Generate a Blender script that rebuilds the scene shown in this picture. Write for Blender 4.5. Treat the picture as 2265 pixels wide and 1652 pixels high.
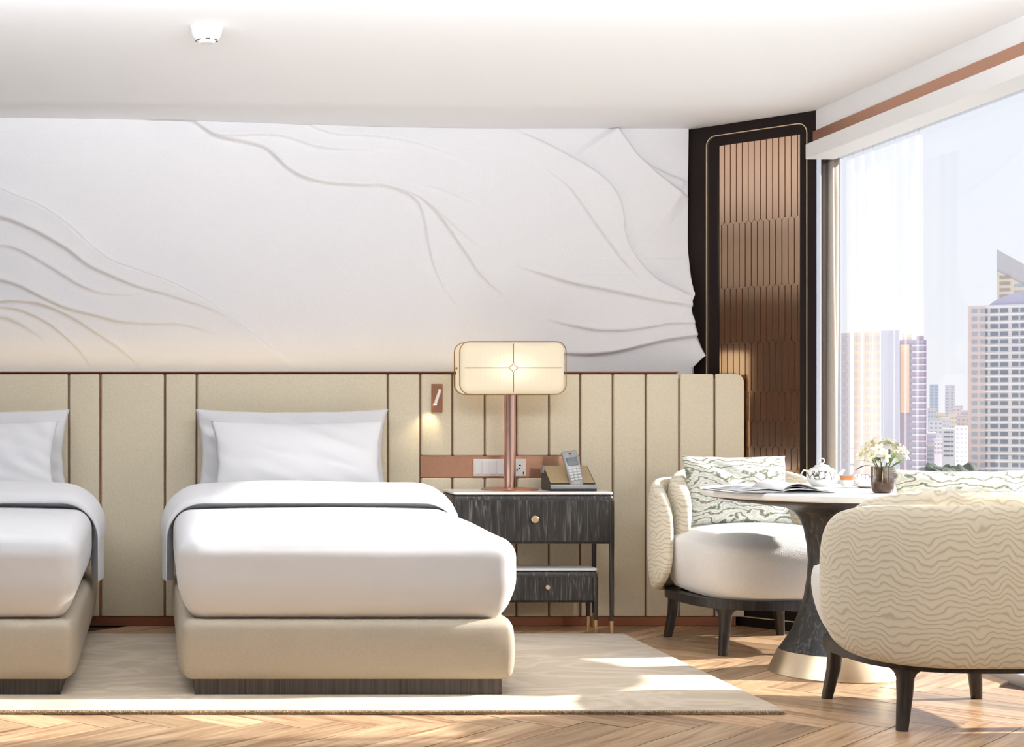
import bpy, bmesh, math, random
import numpy as np
from mathutils import Vector, Matrix, Euler
for o in list(bpy.data.objects): bpy.data.objects.remove(o, do_unlink=True)
SC = bpy.context.scene; COL = SC.collection
PI = math.pi

# ------------------------------------------------------------------ camera
FPX, VX, VY, CD, CZ = 3400.0, 345.0, 910.0, 8.05, 1.125   # focal (px of 2265), vanishing point, distance to headboard, eye height
cam = bpy.data.cameras.new('camera'); co = bpy.data.objects.new('camera', cam); COL.objects.link(co)
cam.sensor_width = 36.0; cam.lens = FPX/2265*36.0
cam.shift_x = (1132.5-VX)/2265; cam.shift_y = (VY-826)/2265
cam.clip_end = 4000; cam.clip_start = .05
co.location = (0, -CD, CZ); co.rotation_euler = (PI/2, 0, 0)
SC.camera = co
# ------------------------------------------------------------------ sky, sun, big lights, exposure
SC.view_settings.view_transform = 'Standard'; SC.view_settings.look = 'None'
SC.view_settings.exposure = 0.0; SC.view_settings.gamma = 1.0; SC.view_settings.use_curve_mapping = False
W = bpy.data.worlds.new('sky'); SC.world = W; W.use_nodes = True
nt = W.node_tree; nt.nodes.clear()
wo = nt.nodes.new('ShaderNodeOutputWorld'); wb = nt.nodes.new('ShaderNodeBackground')
tc = nt.nodes.new('ShaderNodeTexCoord'); sx = nt.nodes.new('ShaderNodeSeparateXYZ'); rp = nt.nodes.new('ShaderNodeValToRGB')
nt.links.new(tc.outputs['Generated'], sx.inputs[0]); nt.links.new(sx.outputs['Z'], rp.inputs[0])
rp.color_ramp.elements[0].position = 0.0; rp.color_ramp.elements[0].color = (.96, .965, 1, 1)
rp.color_ramp.elements[1].position = .5; rp.color_ramp.elements[1].color = (.78, .87, 1, 1)
nt.links.new(rp.outputs[0], wb.inputs[0]); nt.links.new(wb.outputs[0], wo.inputs[0])
wb.inputs[1].default_value = 1.05

def sunlamp(direction, strength, color, angle):
    l = bpy.data.lights.new('sun', 'SUN'); l.energy = strength; l.color = color; l.angle = math.radians(angle)
    o = bpy.data.objects.new('sun', l); COL.objects.link(o)
    o.rotation_euler = Vector(direction).to_track_quat('-Z', 'Y').to_euler(); return o
def arealamp(name, loc, target, sx_, sy_, power, color=(1, 1, 1)):
    l = bpy.data.lights.new(name, 'AREA'); l.shape = 'RECTANGLE'; l.size = sx_; l.size_y = sy_; l.energy = power; l.color = color
    o = bpy.data.objects.new(name, l); COL.objects.link(o); o.location = loc
    o.rotation_euler = (Vector(target)-Vector(loc)).to_track_quat('-Z', 'Y').to_euler(); return o
sunlamp((-1, -.07, -.53), 11.0, (1, .95, .88), 1.5)
bedlight = arealamp('bed_fill_light', (.3, -2.60, 2.60), (.3, -1.05, .55), 5.2, .14, 13, (.92, .955, 1)); bedlight.data.spread = math.radians(95)  # added strip lamp out of view, fills the bed tops from above
ceiling_fill = arealamp('ceiling_fill_light', (.3, -3.5, 2.36), (.3, -2.6, 3.03), 5.6, .12, 100, (.87, .93, 1)); ceiling_fill.data.spread = math.radians(110)  # added unseen uplight that brightens the ceiling, no fixture behind it
dl = bpy.data.lights.new('chair_fill_spot', 'SPOT'); dl.energy = 115; dl.color = (1, .93, .84); dl.spot_size = math.radians(52); dl.spot_blend = 1; dl.shadow_soft_size = .12  # spot added out of view to lift the near armchair back
do = bpy.data.objects.new('chair_fill_spot', dl); COL.objects.link(do); do.location = (3.15, -5.2, 1.7); do.rotation_euler = Vector((-.15, 2.6, -1.15)).to_track_quat('-Z', 'Y').to_euler()

# ------------------------------------------------------------------ materials
MATS = {}
def base(name):
    m = bpy.data.materials.new(name); m.use_nodes = True; t = m.node_tree
    return m, t, t.nodes['Principled BSDF']
def mat(name, col, rough=.5, metal=0, spec=.5, noise=0, nscale=40, bump=0, bscale=200, sheen=0, emit=None, estr=0):
    if name in MATS: return MATS[name]
    m, t, p = base(name)
    p.inputs['Base Color'].default_value = (*col, 1); p.inputs['Roughness'].default_value = rough
    p.inputs['Metallic'].default_value = metal; p.inputs['Specular IOR Level'].default_value = spec
    if sheen: p.inputs['Sheen Weight'].default_value = sheen
    if emit: p.inputs['Emission Color'].default_value = (*emit, 1); p.inputs['Emission Strength'].default_value = estr
    if noise or bump:
        c = t.nodes.new('ShaderNodeTexCoord')
    if noise:
        n = t.nodes.new('ShaderNodeTexNoise'); n.inputs['Scale'].default_value = nscale; n.inputs['Detail'].default_value = 4
        t.links.new(c.outputs['Object'], n.inputs['Vector'])
        r = t.nodes.new('ShaderNodeValToRGB'); t.links.new(n.outputs['Fac'], r.inputs[0])
        r.color_ramp.elements[0].position = .3; r.color_ramp.elements[1].position = .7
        r.color_ramp.elements[0].color = (*[v*(1-noise) for v in col], 1); r.color_ramp.elements[1].color = (*[min(1, v*(1+noise)) for v in col], 1)
        t.links.new(r.outputs[0], p.inputs['Base Color'])
    if bump:
        n = t.nodes.new('ShaderNodeTexNoise'); n.inputs['Scale'].default_value = bscale; n.inputs['Detail'].default_value = 2
        t.links.new(c.outputs['Object'], n.inputs['Vector'])
        b = t.nodes.new('ShaderNodeBump'); b.inputs['Strength'].default_value = bump; b.inputs['Distance'].default_value = .004
        t.links.new(n.outputs['Fac'], b.inputs['Height']); t.links.new(b.outputs[0], p.inputs['Normal'])
    MATS[name] = m; return m
def ramp(t, stops):
    r = t.nodes.new('ShaderNodeValToRGB'); e = r.color_ramp.elements
    while len(e) < len(stops): e.new(.5)
    for i, (p, c) in enumerate(stops): e[i].position = p; e[i].color = (*c, 1)
    return r
def mathn(t, op, a, b=None):
    n = t.nodes.new('ShaderNodeMath'); n.operation = op
    for i, v in enumerate((a, b)):
        if v is None: continue
        if isinstance(v, (int, float)): n.inputs[i].default_value = v
        else: t.links.new(v, n.inputs[i])
    return n.outputs[0]
def wood(name, stops, stretch=(1.2, 14, 14), rough=.4, rand=True, bump=.15, dist=1.5, var=.25):
    if name in MATS: return MATS[name]
    m, t, p = base(name); c = t.nodes.new('ShaderNodeTexCoord'); mp = t.nodes.new('ShaderNodeMapping'); mp.inputs['Scale'].default_value = stretch
    oi = t.nodes.new('ShaderNodeObjectInfo')
    if rand:
        cx = t.nodes.new('ShaderNodeCombineXYZ'); s = mathn(t, 'MULTIPLY', oi.outputs['Random'], 50.0)
        for i in range(3): t.links.new(s, cx.inputs[i])
        t.links.new(cx.outputs[0], mp.inputs['Location'])
    t.links.new(c.outputs['Object'], mp.inputs['Vector'])
    n = t.nodes.new('ShaderNodeTexNoise'); n.inputs['Scale'].default_value = 1.6; n.inputs['Detail'].default_value = 7; n.inputs['Distortion'].default_value = dist
    t.links.new(mp.outputs[0], n.inputs['Vector'])
    r = ramp(t, stops); t.links.new(n.outputs['Fac'], r.inputs[0])
    hs = t.nodes.new('ShaderNodeHueSaturation'); t.links.new(r.outputs[0], hs.inputs['Color'])
    t.links.new(mathn(t, 'ADD', mathn(t, 'MULTIPLY', oi.outputs['Random'], var), 1-var/2), hs.inputs['Value'])
    t.links.new(hs.outputs[0], p.inputs['Base Color']); p.inputs['Roughness'].default_value = rough
    b = t.nodes.new('ShaderNodeBump'); b.inputs['Strength'].default_value = bump; b.inputs['Distance'].default_value = .003
    t.links.new(n.outputs['Fac'], b.inputs['Height']); t.links.new(b.outputs[0], p.inputs['Normal'])
    MATS[name] = m; return m
def glass(name, tint=(1, 1, 1), refl=1.0, rough=0.0):
    m = bpy.data.materials.new(name); m.use_nodes = True; t = m.node_tree; t.nodes.clear()
    o = t.nodes.new('ShaderNodeOutputMaterial'); mx = t.nodes.new('ShaderNodeMixShader'); tr = t.nodes.new('ShaderNodeBsdfTransparent'); g = t.nodes.new('ShaderNodeBsdfGlossy'); f = t.nodes.new('ShaderNodeLayerWeight')
    tr.inputs[0].default_value = (*tint, 1); g.inputs['Roughness'].default_value = rough
    t.links.new(mathn(t, 'MULTIPLY', mathn(t, 'ADD', mathn(t, 'POWER', f.outputs['Facing'], 5.0), .04), refl), mx.inputs[0]); t.links.new(tr.outputs[0], mx.inputs[1]); t.links.new(g.outputs[0], mx.inputs[2]); t.links.new(mx.outputs[0], o.inputs[0])
    return m
def sheer(name, col, alpha):
    m = bpy.data.materials.new(name); m.use_nodes = True; t = m.node_tree; t.nodes.clear()
    o = t.nodes.new('ShaderNodeOutputMaterial'); mx = t.nodes.new('ShaderNodeMixShader'); tr = t.nodes.new('ShaderNodeBsdfTransparent'); tl = t.nodes.new('ShaderNodeBsdfTranslucent')
    df = t.nodes.new('ShaderNodeBsdfDiffuse'); m2 = t.nodes.new('ShaderNodeMixShader')
    df.inputs[0].default_value = (*col, 1); tl.inputs[0].default_value = (*col, 1); m2.inputs[0].default_value = .6
    t.links.new(df.outputs[0], m2.inputs[1]); t.links.new(tl.outputs[0], m2.inputs[2])
    mx.inputs[0].default_value = alpha; t.links.new(tr.outputs[0], mx.inputs[1]); t.links.new(m2.outputs[0], mx.inputs[2]); t.links.new(mx.outputs[0], o.inputs[0])
    return m
def waves(name, stops, fz, fs, amp, rough=.8, nz=3.0, uv=True, bump=0, zig=0, mirror=.34, det=2.0):
    """wavy contour lines woven in the cloth, from the surface's own uv (metres)"""
    m, t, p = base(name); c = t.nodes.new('ShaderNodeTexCoord'); s = t.nodes.new('ShaderNodeSeparateXYZ')
    t.links.new(c.outputs['UV'], s.inputs[0])
    cx = t.nodes.new('ShaderNodeCombineXYZ'); ab = mathn(t, 'PINGPONG', s.outputs[0], mirror)
    t.links.new(mathn(t, 'MULTIPLY', ab, fs), cx.inputs[0]); t.links.new(mathn(t, 'MULTIPLY', s.outputs[1], nz), cx.inputs[1])
    n = t.nodes.new('ShaderNodeTexNoise'); n.inputs['Scale'].default_value = 1; n.inputs['Detail'].default_value = det
    t.links.new(cx.outputs[0], n.inputs['Vector'])
    ph = mathn(t, 'ADD', mathn(t, 'MULTIPLY', s.outputs[1], fz), mathn(t, 'MULTIPLY', n.outputs['Fac'], amp))
    if zig: ph = mathn(t, 'ADD', ph, mathn(t, 'MULTIPLY', mathn(t, 'PINGPONG', s.outputs[0], .035), zig))
    w = mathn(t, 'ADD', mathn(t, 'MULTIPLY', mathn(t, 'SINE', ph), .5), .5)
    r = ramp(t, stops); t.links.new(w, r.inputs[0]); t.links.new(r.outputs[0], p.inputs['Base Color'])
    p.inputs['Roughness'].default_value = rough; p.inputs['Sheen Weight'].default_value = .15
    if bump:
        b = t.nodes.new('ShaderNodeBump'); b.inputs['Strength'].default_value = bump; b.inputs['Distance'].default_value = .004
        t.links.new(w, b.inputs['Height']); t.links.new(b.outputs[0], p.inputs['Normal'])
    return m

M_CEIL = mat('ceiling_paint', (.92, .915, .91), .9)
M_WALL = mat('wall_paint', (.80, .74, .66), .9)
M_MURAL = mat('mural_plaster', (.79, .768, .772), .85, noise=.035, nscale=260, bump=.25, bscale=420)
M_LEATHER = mat('headboard_leather', (.73, .64, .475), .55, spec=.3, noise=.06, nscale=120, bump=.12, bscale=300)
M_SEAM = mat('headboard_backing', (.20, .11, .07), .5)
M_COPPER = mat('copper', (.62, .33, .22), .32, 1)
M_COPPERSTRIP = mat('copper_strip', (.56, .31, .21), .38, .85, noise=.05, nscale=90)
M_BRASS = mat('brass', (.80, .58, .34), .28, 1)
M_CHAMP = mat('champagne_metal', (.78, .63, .44), .3, .9)
M_BASEB = mat('baseboard_copper', (.30, .12, .07), .35, .6)
M_BLACK = mat('dark_lacquer', (.016, .009, .008), .5, spec=.2)
M_SHEET = mat('white_cotton', (.79, .785, .80), .85, noise=.012, nscale=300, sheen=.1, bump=.08, bscale=600)
M_BEDBASE = mat('taupe_leather', (.47, .405, .315), .5, spec=.35, noise=.05, nscale=150, bump=.1, bscale=350)
M_PLINTH = wood('plinth_wood', [(.3, (.035, .028, .026)), (.7, (.12, .10, .09))], (40, 40, 1.0), .5)
M_DARKOAK = wood('dark_oak', [(.30, (.012, .011, .011)), (.55, (.03, .028, .027)), (.72, (.13, .125, .12))], (26, 26, 2.2), .42, dist=2.2)
M_DARKWOOD = wood('espresso_wood', [(.3, (.012, .009, .008)), (.7, (.05, .04, .036))], (20, 20, 2), .4)
M_MARBLE = mat('white_marble', (.93, .92, .90), .2, noise=.02, nscale=6)
M_GREYMARBLE = mat('grey_stone', (.70, .72, .73), .3, noise=.05, nscale=8)
M_BOUCLE = mat('white_boucle', (.86, .84, .81), .95, noise=.05, nscale=220, bump=.6, bscale=260, sheen=.3)
M_SHELL = waves('wavy_beige_fabric', [(.0, (.56, .49, .36)), (.12, (.65, .58, .44)), (.3, (.74, .67, .53)), (1, (.77, .70, .56))], 285, 9, 46, zig=60, bump=.06, nz=5.5)
M_CUSH = waves('marbled_cushion', [(.0, (.16, .18, .13)), (.12, (.42, .42, .34)), (.3, (.66, .66, .58)), (.6, (.84, .83, .77)), (1, (.60, .62, .55))], 190, 7, 40, nz=12, mirror=7.0, det=5)
M_RUG = None
M_WHITEPL = mat('white_plastic', (.82, .81, .80), .4)
M_GREYPL = mat('grey_plastic', (.36, .36, .36), .35, .3)
M_SCREEN = mat('phone_screen', (.05, .06, .06), .15)
M_DARKPL = mat('dark_plastic', (.03, .025, .022), .4)
M_TAN = mat('tan_leather', (.42, .31, .17), .45, noise=.06, nscale=80)
M_BRMIRROR = mat('bronze_mirror', (.80, .58, .42), .10, 1)
M_SCREENBACK = mat('screen_frame_copper', (.44, .22, .14), .4, .8)
M_CURTAIN = mat('beige_curtain', (.48, .42, .35), .9, noise=.08, nscale=150, sheen=.2)
M_PAPER = mat('paper', (.85, .85, .85), .6)
M_PRINT = mat('printed_page', (.28, .29, .31), .5, noise=.5, nscale=25)
M_FRAMEALU = mat('window_metal', (.55, .58, .63), .35, .5)
M_PETAL = mat('cream_petal', (.90, .86, .68), .6)
M_PETALW = mat('white_petal', (.92, .91, .86), .6)
M_LEAF = mat('leaf_green', (.16, .27, .06), .5)
M_DARKLEAF = mat('dark_leaf', (.05, .07, .03), .5)
def vasemat():
    m = bpy.data.materials.new('smoked_vase'); m.use_nodes = True; t = m.node_tree; p = t.nodes['Principled BSDF']; o = t.nodes['Material Output']
    p.inputs['Base Color'].default_value = (.07, .035, .02, 1); p.inputs['Roughness'].default_value = .12
    gl = t.nodes.new('ShaderNodeBsdfGlossy'); gl.inputs['Roughness'].default_value = .05; gl.inputs[0].default_value = (.75, .70, .66, 1)
    tr = t.nodes.new('ShaderNodeBsdfTransparent'); tr.inputs[0].default_value = (.75, .68, .62, 1)
    m1 = t.nodes.new('ShaderNodeMixShader'); m1.inputs[0].default_value = .38; t.links.new(tr.outputs[0], m1.inputs[1]); t.links.new(gl.outputs[0], m1.inputs[2])
    c = t.nodes.new('ShaderNodeTexCoord'); s = t.nodes.new('ShaderNodeSeparateXYZ'); t.links.new(c.outputs['Object'], s.inputs[0])
    n = t.nodes.new('ShaderNodeTexNoise'); n.inputs['Scale'].default_value = 60; t.links.new(c.outputs['Object'], n.inputs['Vector'])
    r = ramp(t, [(.035, (0, 0, 0)), (.075, (1, 1, 1))]); t.links.new(mathn(t, 'ADD', s.outputs[2], mathn(t, 'MULTIPLY', mathn(t, 'SUBTRACT', n.outputs['Fac'], .5), .05)), r.inputs[0])
    m2 = t.nodes.new('ShaderNodeMixShader'); t.links.new(r.outputs[0], m2.inputs[0]); t.links.new(p.outputs[0], m2.inputs[1]); t.links.new(m1.outputs[0], m2.inputs[2]); t.links.new(m2.outputs[0], o.inputs[0])
    return m
M_VASE = vasemat()
M_TEA = mat('amber_tea', (.62, .22, .06), .2)
M_PORC = mat('porcelain', (.86, .85, .84), .2)
M_CHINA = mat('patterned_china', (.88, .87, .86), .2)
M_GLASS = glass('window_glass', (.985, .99, 1), .6)
M_CLEAR = glass('clear_glass', (.93, .95, .95), 1.0)
M_SHEER = sheer('sheer_voile', (.93, .93, .95), .085)
def oak():
    m, t, p = base('oak_floor'); c = t.nodes.new('ShaderNodeTexCoord'); mp = t.nodes.new('ShaderNodeMapping'); mp.inputs['Scale'].default_value = (1.3, 17, 5)
    oi = t.nodes.new('ShaderNodeObjectInfo'); cx = t.nodes.new('ShaderNodeCombineXYZ'); s = mathn(t, 'MULTIPLY', oi.outputs['Random'], 60.0)
    for i in range(3): t.links.new(s, cx.inputs[i])
    t.links.new(cx.outputs[0], mp.inputs['Location']); t.links.new(c.outputs['Object'], mp.inputs['Vector'])
    n = t.nodes.new('ShaderNodeTexNoise'); n.inputs['Scale'].default_value = 1.5; n.inputs['Detail'].default_value = 6; n.inputs['Distortion'].default_value = 1.2
    t.links.new(mp.outputs[0], n.inputs['Vector'])
    r = ramp(t, [(.28, (.22, .10, .045)), (.42, (.42, .25, .13)), (.58, (.55, .37, .21)), (.75, (.66, .48, .30))]); t.links.new(n.outputs['Fac'], r.inputs[0])
    hs = t.nodes.new('ShaderNodeHueSaturation'); t.links.new(r.outputs[0], hs.inputs['Color'])
    t.links.new(mathn(t, 'ADD', mathn(t, 'MULTIPLY', oi.outputs['Random'], .60), .72), hs.inputs['Value']); hs.inputs['Saturation'].default_value = .95
    t.links.new(hs.outputs[0], p.inputs['Base Color']); p.inputs['Roughness'].default_value = .33
    b = t.nodes.new('ShaderNodeBump'); b.inputs['Strength'].default_value = .12; b.inputs['Distance'].default_value = .002
    t.links.new(n.outputs['Fac'], b.inputs['Height']); t.links.new(b.outputs[0], p.inputs['Normal'])
    return m
M_OAK = oak()
def rugmat():
    m, t, p = base('rug_wool'); c = t.nodes.new('ShaderNodeTexCoord')
    n = t.nodes.new('ShaderNodeTexNoise'); n.inputs['Scale'].default_value = 1.6; n.inputs['Detail'].default_value = 6; n.inputs['Distortion'].default_value = 1.6
    mp = t.nodes.new('ShaderNodeMapping'); mp.inputs['Scale'].default_value = (1, 1.8, 1); t.links.new(c.outputs['Object'], mp.inputs['Vector']); t.links.new(mp.outputs[0], n.inputs['Vector'])
    r = ramp(t, [(.25, (.54, .425, .29)), (.45, (.61, .495, .355)), (.52, (.73, .625, .49)), (.58, (.61, .495, .36)), (.8, (.68, .565, .43))]); t.links.new(n.outputs['Fac'], r.inputs[0])
    n2 = t.nodes.new('ShaderNodeTexNoise'); n2.inputs['Scale'].default_value = 9; n2.inputs['Detail'].default_value = 3; t.links.new(c.outputs['Object'], n2.inputs['Vector'])
    g = ramp(t, [(.0, (0, 0, 0)), (.715, (0, 0, 0)), (.74, (1, 1, 1))]); t.links.new(n2.outputs['Fac'], g.inputs[0])
    mx = t.nodes.new('ShaderNodeMixRGB'); t.links.new(g.outputs[0], mx.inputs[0]); t.links.new(r.outputs[0], mx.inputs[1]); mx.inputs[2].default_value = (.70, .50, .12, 1)
    t.links.new(mx.outputs[0], p.inputs['Base Color']); p.inputs['Roughness'].default_value = .95; p.inputs['Sheen Weight'].default_value = .3
    f = t.nodes.new('ShaderNodeTexNoise'); f.inputs['Scale'].default_value = 350; t.links.new(c.outputs['Object'], f.inputs['Vector'])
    b = t.nodes.new('ShaderNodeBump'); b.inputs['Strength'].default_value = .5; b.inputs['Distance'].default_value = .005
    t.links.new(f.outputs['Fac'], b.inputs['Height']); t.links.new(b.outputs[0], p.inputs['Normal'])
    return m
M_RUG = rugmat()

# ------------------------------------------------------------------ mesh helpers
def at(u, v, D):                       # point seen at photo position (u, v) standing at distance D from the eye
    return Vector(((u-VX)*D/FPX, D-CD, CZ+(VY-v)*D/FPX))
def link(name, me, m, parent=None, loc=(0, 0, 0), rot=(0, 0, 0), smooth=None):
    o = bpy.data.objects.new(name, me); COL.objects.link(o)
    if m is not None and not me.materials: me.materials.append(m)
    o.location = loc; o.rotation_euler = rot
    if parent is not None: o.parent = parent
    if smooth is not None:
        me.polygons.foreach_set('use_smooth', [True]*len(me.polygons))
        if smooth < 180: me.set_sharp_from_angle(angle=math.radians(smooth))
    return o
def pyd(verts, faces):
    me = bpy.data.meshes.new('m'); me.from_pydata([tuple(v) for v in verts], [], faces); me.update(); return me
def thing(name, label, cat, loc=(0, 0, 0), rz=0, group=None):
    o = bpy.data.objects.new(name, None); COL.objects.link(o); o.empty_display_size = .1
    o.location = loc; o.rotation_euler = (0, 0, rz); tag(o, label, cat, group); return o
def tag(o, label, cat, group=None):
    o['label'] = label; o['category'] = cat
    if group: o['group'] = group
    return o
def struct(o): o['kind'] = 'structure'; return o
def boxmesh(sx_, sy_, sz_, bev=0, seg=2, center=(0, 0, 0)):
    bm = bmesh.new(); bmesh.ops.create_cube(bm, size=1)
    for v in bm.verts: v.co = Vector((v.co.x*sx_+center[0], v.co.y*sy_+center[1], v.co.z*sz_+center[2]))
    if bev: bmesh.ops.bevel(bm, geom=bm.edges[:], offset=bev, segments=seg, profile=.5, affect='EDGES')
    me = bpy.data.meshes.new('m'); bm.to_mesh(me); bm.free(); return me
def box(name, x0, x1, y0, y1, z0, z1, m, parent=None, bev=0, seg=2):
    me = boxmesh(abs(x1-x0), abs(y1-y0), abs(z1-z0), bev, seg)
    return link(name, me, m, parent, ((x0+x1)/2, (y0+y1)/2, (z0+z1)/2), smooth=35 if bev else None)
def lathe(prof, n=48, close=True):
    vs = []; fs = []
    for r, z in prof:
        for i in range(n): a = 2*PI*i/n; vs.append((r*math.cos(a), r*math.sin(a), z))
    for j in range(len(prof)-1):
        for i in range(n): k = (i+1) % n; fs.append((j*n+i, j*n+k, (j+1)*n+k, (j+1)*n+i))
    if close: fs.append(tuple(range(n-1, -1, -1))); fs.append(tuple((len(prof)-1)*n+i for i in range(n)))
    return pyd(vs, fs)
def tube(pts, r, n=8, closed=False, cap=True):
    pts = [Vector(p) for p in pts]; N = len(pts); vs = []; fs = []; up = None
    for i, p in enumerate(pts):
        a = pts[(i-1) % N] if (closed or i > 0) else p; b = pts[(i+1) % N] if (closed or i < N-1) else p
        d = (b-a).normalized()
        if up is None: up = d.orthogonal().normalized()
        up = (up-d*up.dot(d)).normalized(); w = d.cross(up)
        rr = r[i] if isinstance(r, (list, tuple)) else r
        for k in range(n): t = 2*PI*k/n; vs.append(p+up*rr*math.cos(t)+w*rr*math.sin(t))
    for i in range(N if closed else N-1):
        j = (i+1) % N
        for k in range(n): l = (k+1) % n; fs.append((i*n+k, i*n+l, j*n+l, j*n+k))
    if cap and not closed: fs.append(tuple(range(n-1, -1, -1))); fs.append(tuple((N-1)*n+k for k in range(n)))
    return pyd(vs, fs)
def surf(fn, nu, nv, cu=False, cv=False, uvfn=None):
    vs = []; fs = []; uv = []
    for i in range(nu):
        for j in range(nv):
            vs.append(fn(i, j)); uv.append(uvfn(i, j) if uvfn else (i/max(1, nu-1), j/max(1, nv-1)))
    for i in range(nu if cu else nu-1):
        for j in range(nv if cv else nv-1):
            k, l = (i+1) % nu, (j+1) % nv; fs.append((i*nv+j, k*nv+j, k*nv+l, i*nv+l))
    me = pyd(vs, fs)
    if uvfn:
        lay = me.uv_layers.new(name='uv'); idx = np.empty(len(me.loops), dtype=np.int32); me.loops.foreach_get('vertex_index', idx)
        lay.data.foreach_set('uv', np.array(uv, dtype=np.float32)[idx].ravel())
    return me
def rboxmesh(hx, hy, hz, r, M=(10, 10, 6), S=4, fn=None):
    """rounded box with flat grids so that fn can bulge it"""
    def par(h, m): 
        e = [-h + r*(1-math.cos(PI/2*k/S)) for k in range(S)]
        mid = [-(h-r)+2*(h-r)*k/m for k in range(m+1)]
        return e+mid+[-q for q in reversed(e)]
    A = [par(hx, M[0]), par(hy, M[1]), par(hz, M[2])]; H = (hx, hy, hz); ids = {}; vs = []; fs = []
    def vid(p):
        k = tuple(round(c, 6) for c in p)
        if k not in ids:
            q = Vector([max(-(h-r), min(h-r, c)) for c, h in zip(p, H)]); d = Vector(p)-q
            v = q+d.normalized()*r
            ids[k] = len(vs); vs.append(fn(v) if fn else v)
        return ids[k]
    for ax in range(3):
        b, c = (ax+1) % 3, (ax+2) % 3
        for sg in (-1, 1):
            for i in range(len(A[b])-1):
                for j in range(len(A[c])-1):
                    q = []
                    for (di, dj) in ((0, 0), (1, 0), (1, 1), (0, 1)):
                        p = [0, 0, 0]; p[ax] = sg*H[ax]; p[b] = A[b][i+di]; p[c] = A[c][j+dj]; q.append(vid(p))
                    fs.append(tuple(q if sg > 0 else q[::-1]))
    return pyd(vs, fs)
def prism(poly, d, axis='y', bev=0):
    """polygon in local x-z extruded along y by +-d/2"""
    bm = bmesh.new(); f = bm.faces.new([bm.verts.new((p[0], -d/2, p[1])) for p in poly])
    e = bmesh.ops.extrude_face_region(bm, geom=[f]); bmesh.ops.translate(bm, vec=(0, d, 0), verts=[g for g in e['geom'] if isinstance(g, bmesh.types.BMVert)])
    bmesh.ops.recalc_face_normals(bm, faces=bm.faces[:])
    if bev: bmesh.ops.bevel(bm, geom=bm.edges[:], offset=bev, segments=1, affect='EDGES')
    me = bpy.data.meshes.new('m'); bm.to_mesh(me); bm.free(); return me
def rrect(w, h, r, n=6, cx=0, cz=0):
    out = []
    for (sx_, sz_, a0) in ((1, 1, 0), (-1, 1, 90), (-1, -1, 180), (1, -1, 270)):
        for k in range(n+1):
            a = math.radians(a0+90*k/n); out.append((cx+sx_*(w/2-r)+r*math.cos(a), cz+sz_*(h/2-r)+r*math.sin(a)))
    return out
def sm(a, b, x): t = max(0, min(1, (x-a)/(b-a))); return t*t*(3-2*t)

# ------------------------------------------------------------------ the room
CEIL = 2.646; YM = .25; XW = 3.56; YF = -8.9; XL = -3.1
PX0, PY0, PX1, PY1 = 2.873, .25, 3.334, -.285          # the corner screen, left and right foot
RUGX0, RUGX1, RUGY0, RUGY1 = -2.35, 2.335, -2.345, -.385
fl = struct(box('floor', XL, XW+.1, YF, .45, -.12, -.008, mat('floor_joint', (.10, .05, .03), .6)))
rng = random.Random(5)
pw = .1645; pn = 6
plank_me = {}
g = .0017
for dirn in (0, 1):
    me = boxmesh(pn*pw-2*g, pw-2*g, .014); me.materials.append(M_OAK); plank_me[dirn] = me
s2 = math.sqrt(.5)
ty = -2.586-pn*pw*s2; tx = 2.144-pn*pw*s2
for mrow in range(-2, 4):
    for k in range(-22, 26):
        for V in (0, 1):
            if V: ca, cb = k-.5, k+pn/2
            else: ca, cb = k+pn/2, k+.5
            cb += 2*pn*mrow; 
            kk = pn*mrow   # keep the rows aligned along x
            ca -= kk; cb -= kk
            x = (ca+cb)*pw*s2+tx; y = (cb-ca)*pw*s2+ty
            if not (-1.5 < x < 3.75 and -3.75 < y < .45): continue
            if RUGX0+.5 < x < RUGX1-.55 and RUGY0+.5 < y < RUGY1-.45: continue
            if x < -.2 and y > -2: continue
            p = link('plank', plank_me[V], None, fl, (x, y, -.007+rng.uniform(-.0006, .0006)), (0, 0, (PI/4 if V else -PI/4)+(PI if rng.random() < .5 else 0)))
            p.location -= fl.location
# plain boards beyond the photograph
struct(box('floor_rest', XL, XW, YF, -3.9, -.008, -.001, M_OAK))
def ceil_fn(i, j):
    x = XL+(XW+.1-XL)*i/40; y = YF+(.5-YF)*j/10
    return (x, y, CEIL+.022*(1-sm(-.8, 1.9, x)))
ce = struct(link('ceiling', surf(ceil_fn, 41, 11), M_CEIL, smooth=180))
md = ce.modifiers.new('s', 'SOLIDIFY'); md.thickness = .1; md.offset = -1
ce.data.flip_normals(); md.offset = 1
md.offset = -1
struct(box('wall_back', XL, XW, .30, .42, 0, CEIL+.03, M_WALL))
struct(box('wall_front', XL, XW+.2, YF-.1, YF, 0, CEIL+.03, mat('wall_front_paint', (.24, .23, .23), .9)))
struct(box('wall_left', XL-.1, XL, YF, .42, 0, CEIL+.03, M_WALL))
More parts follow.
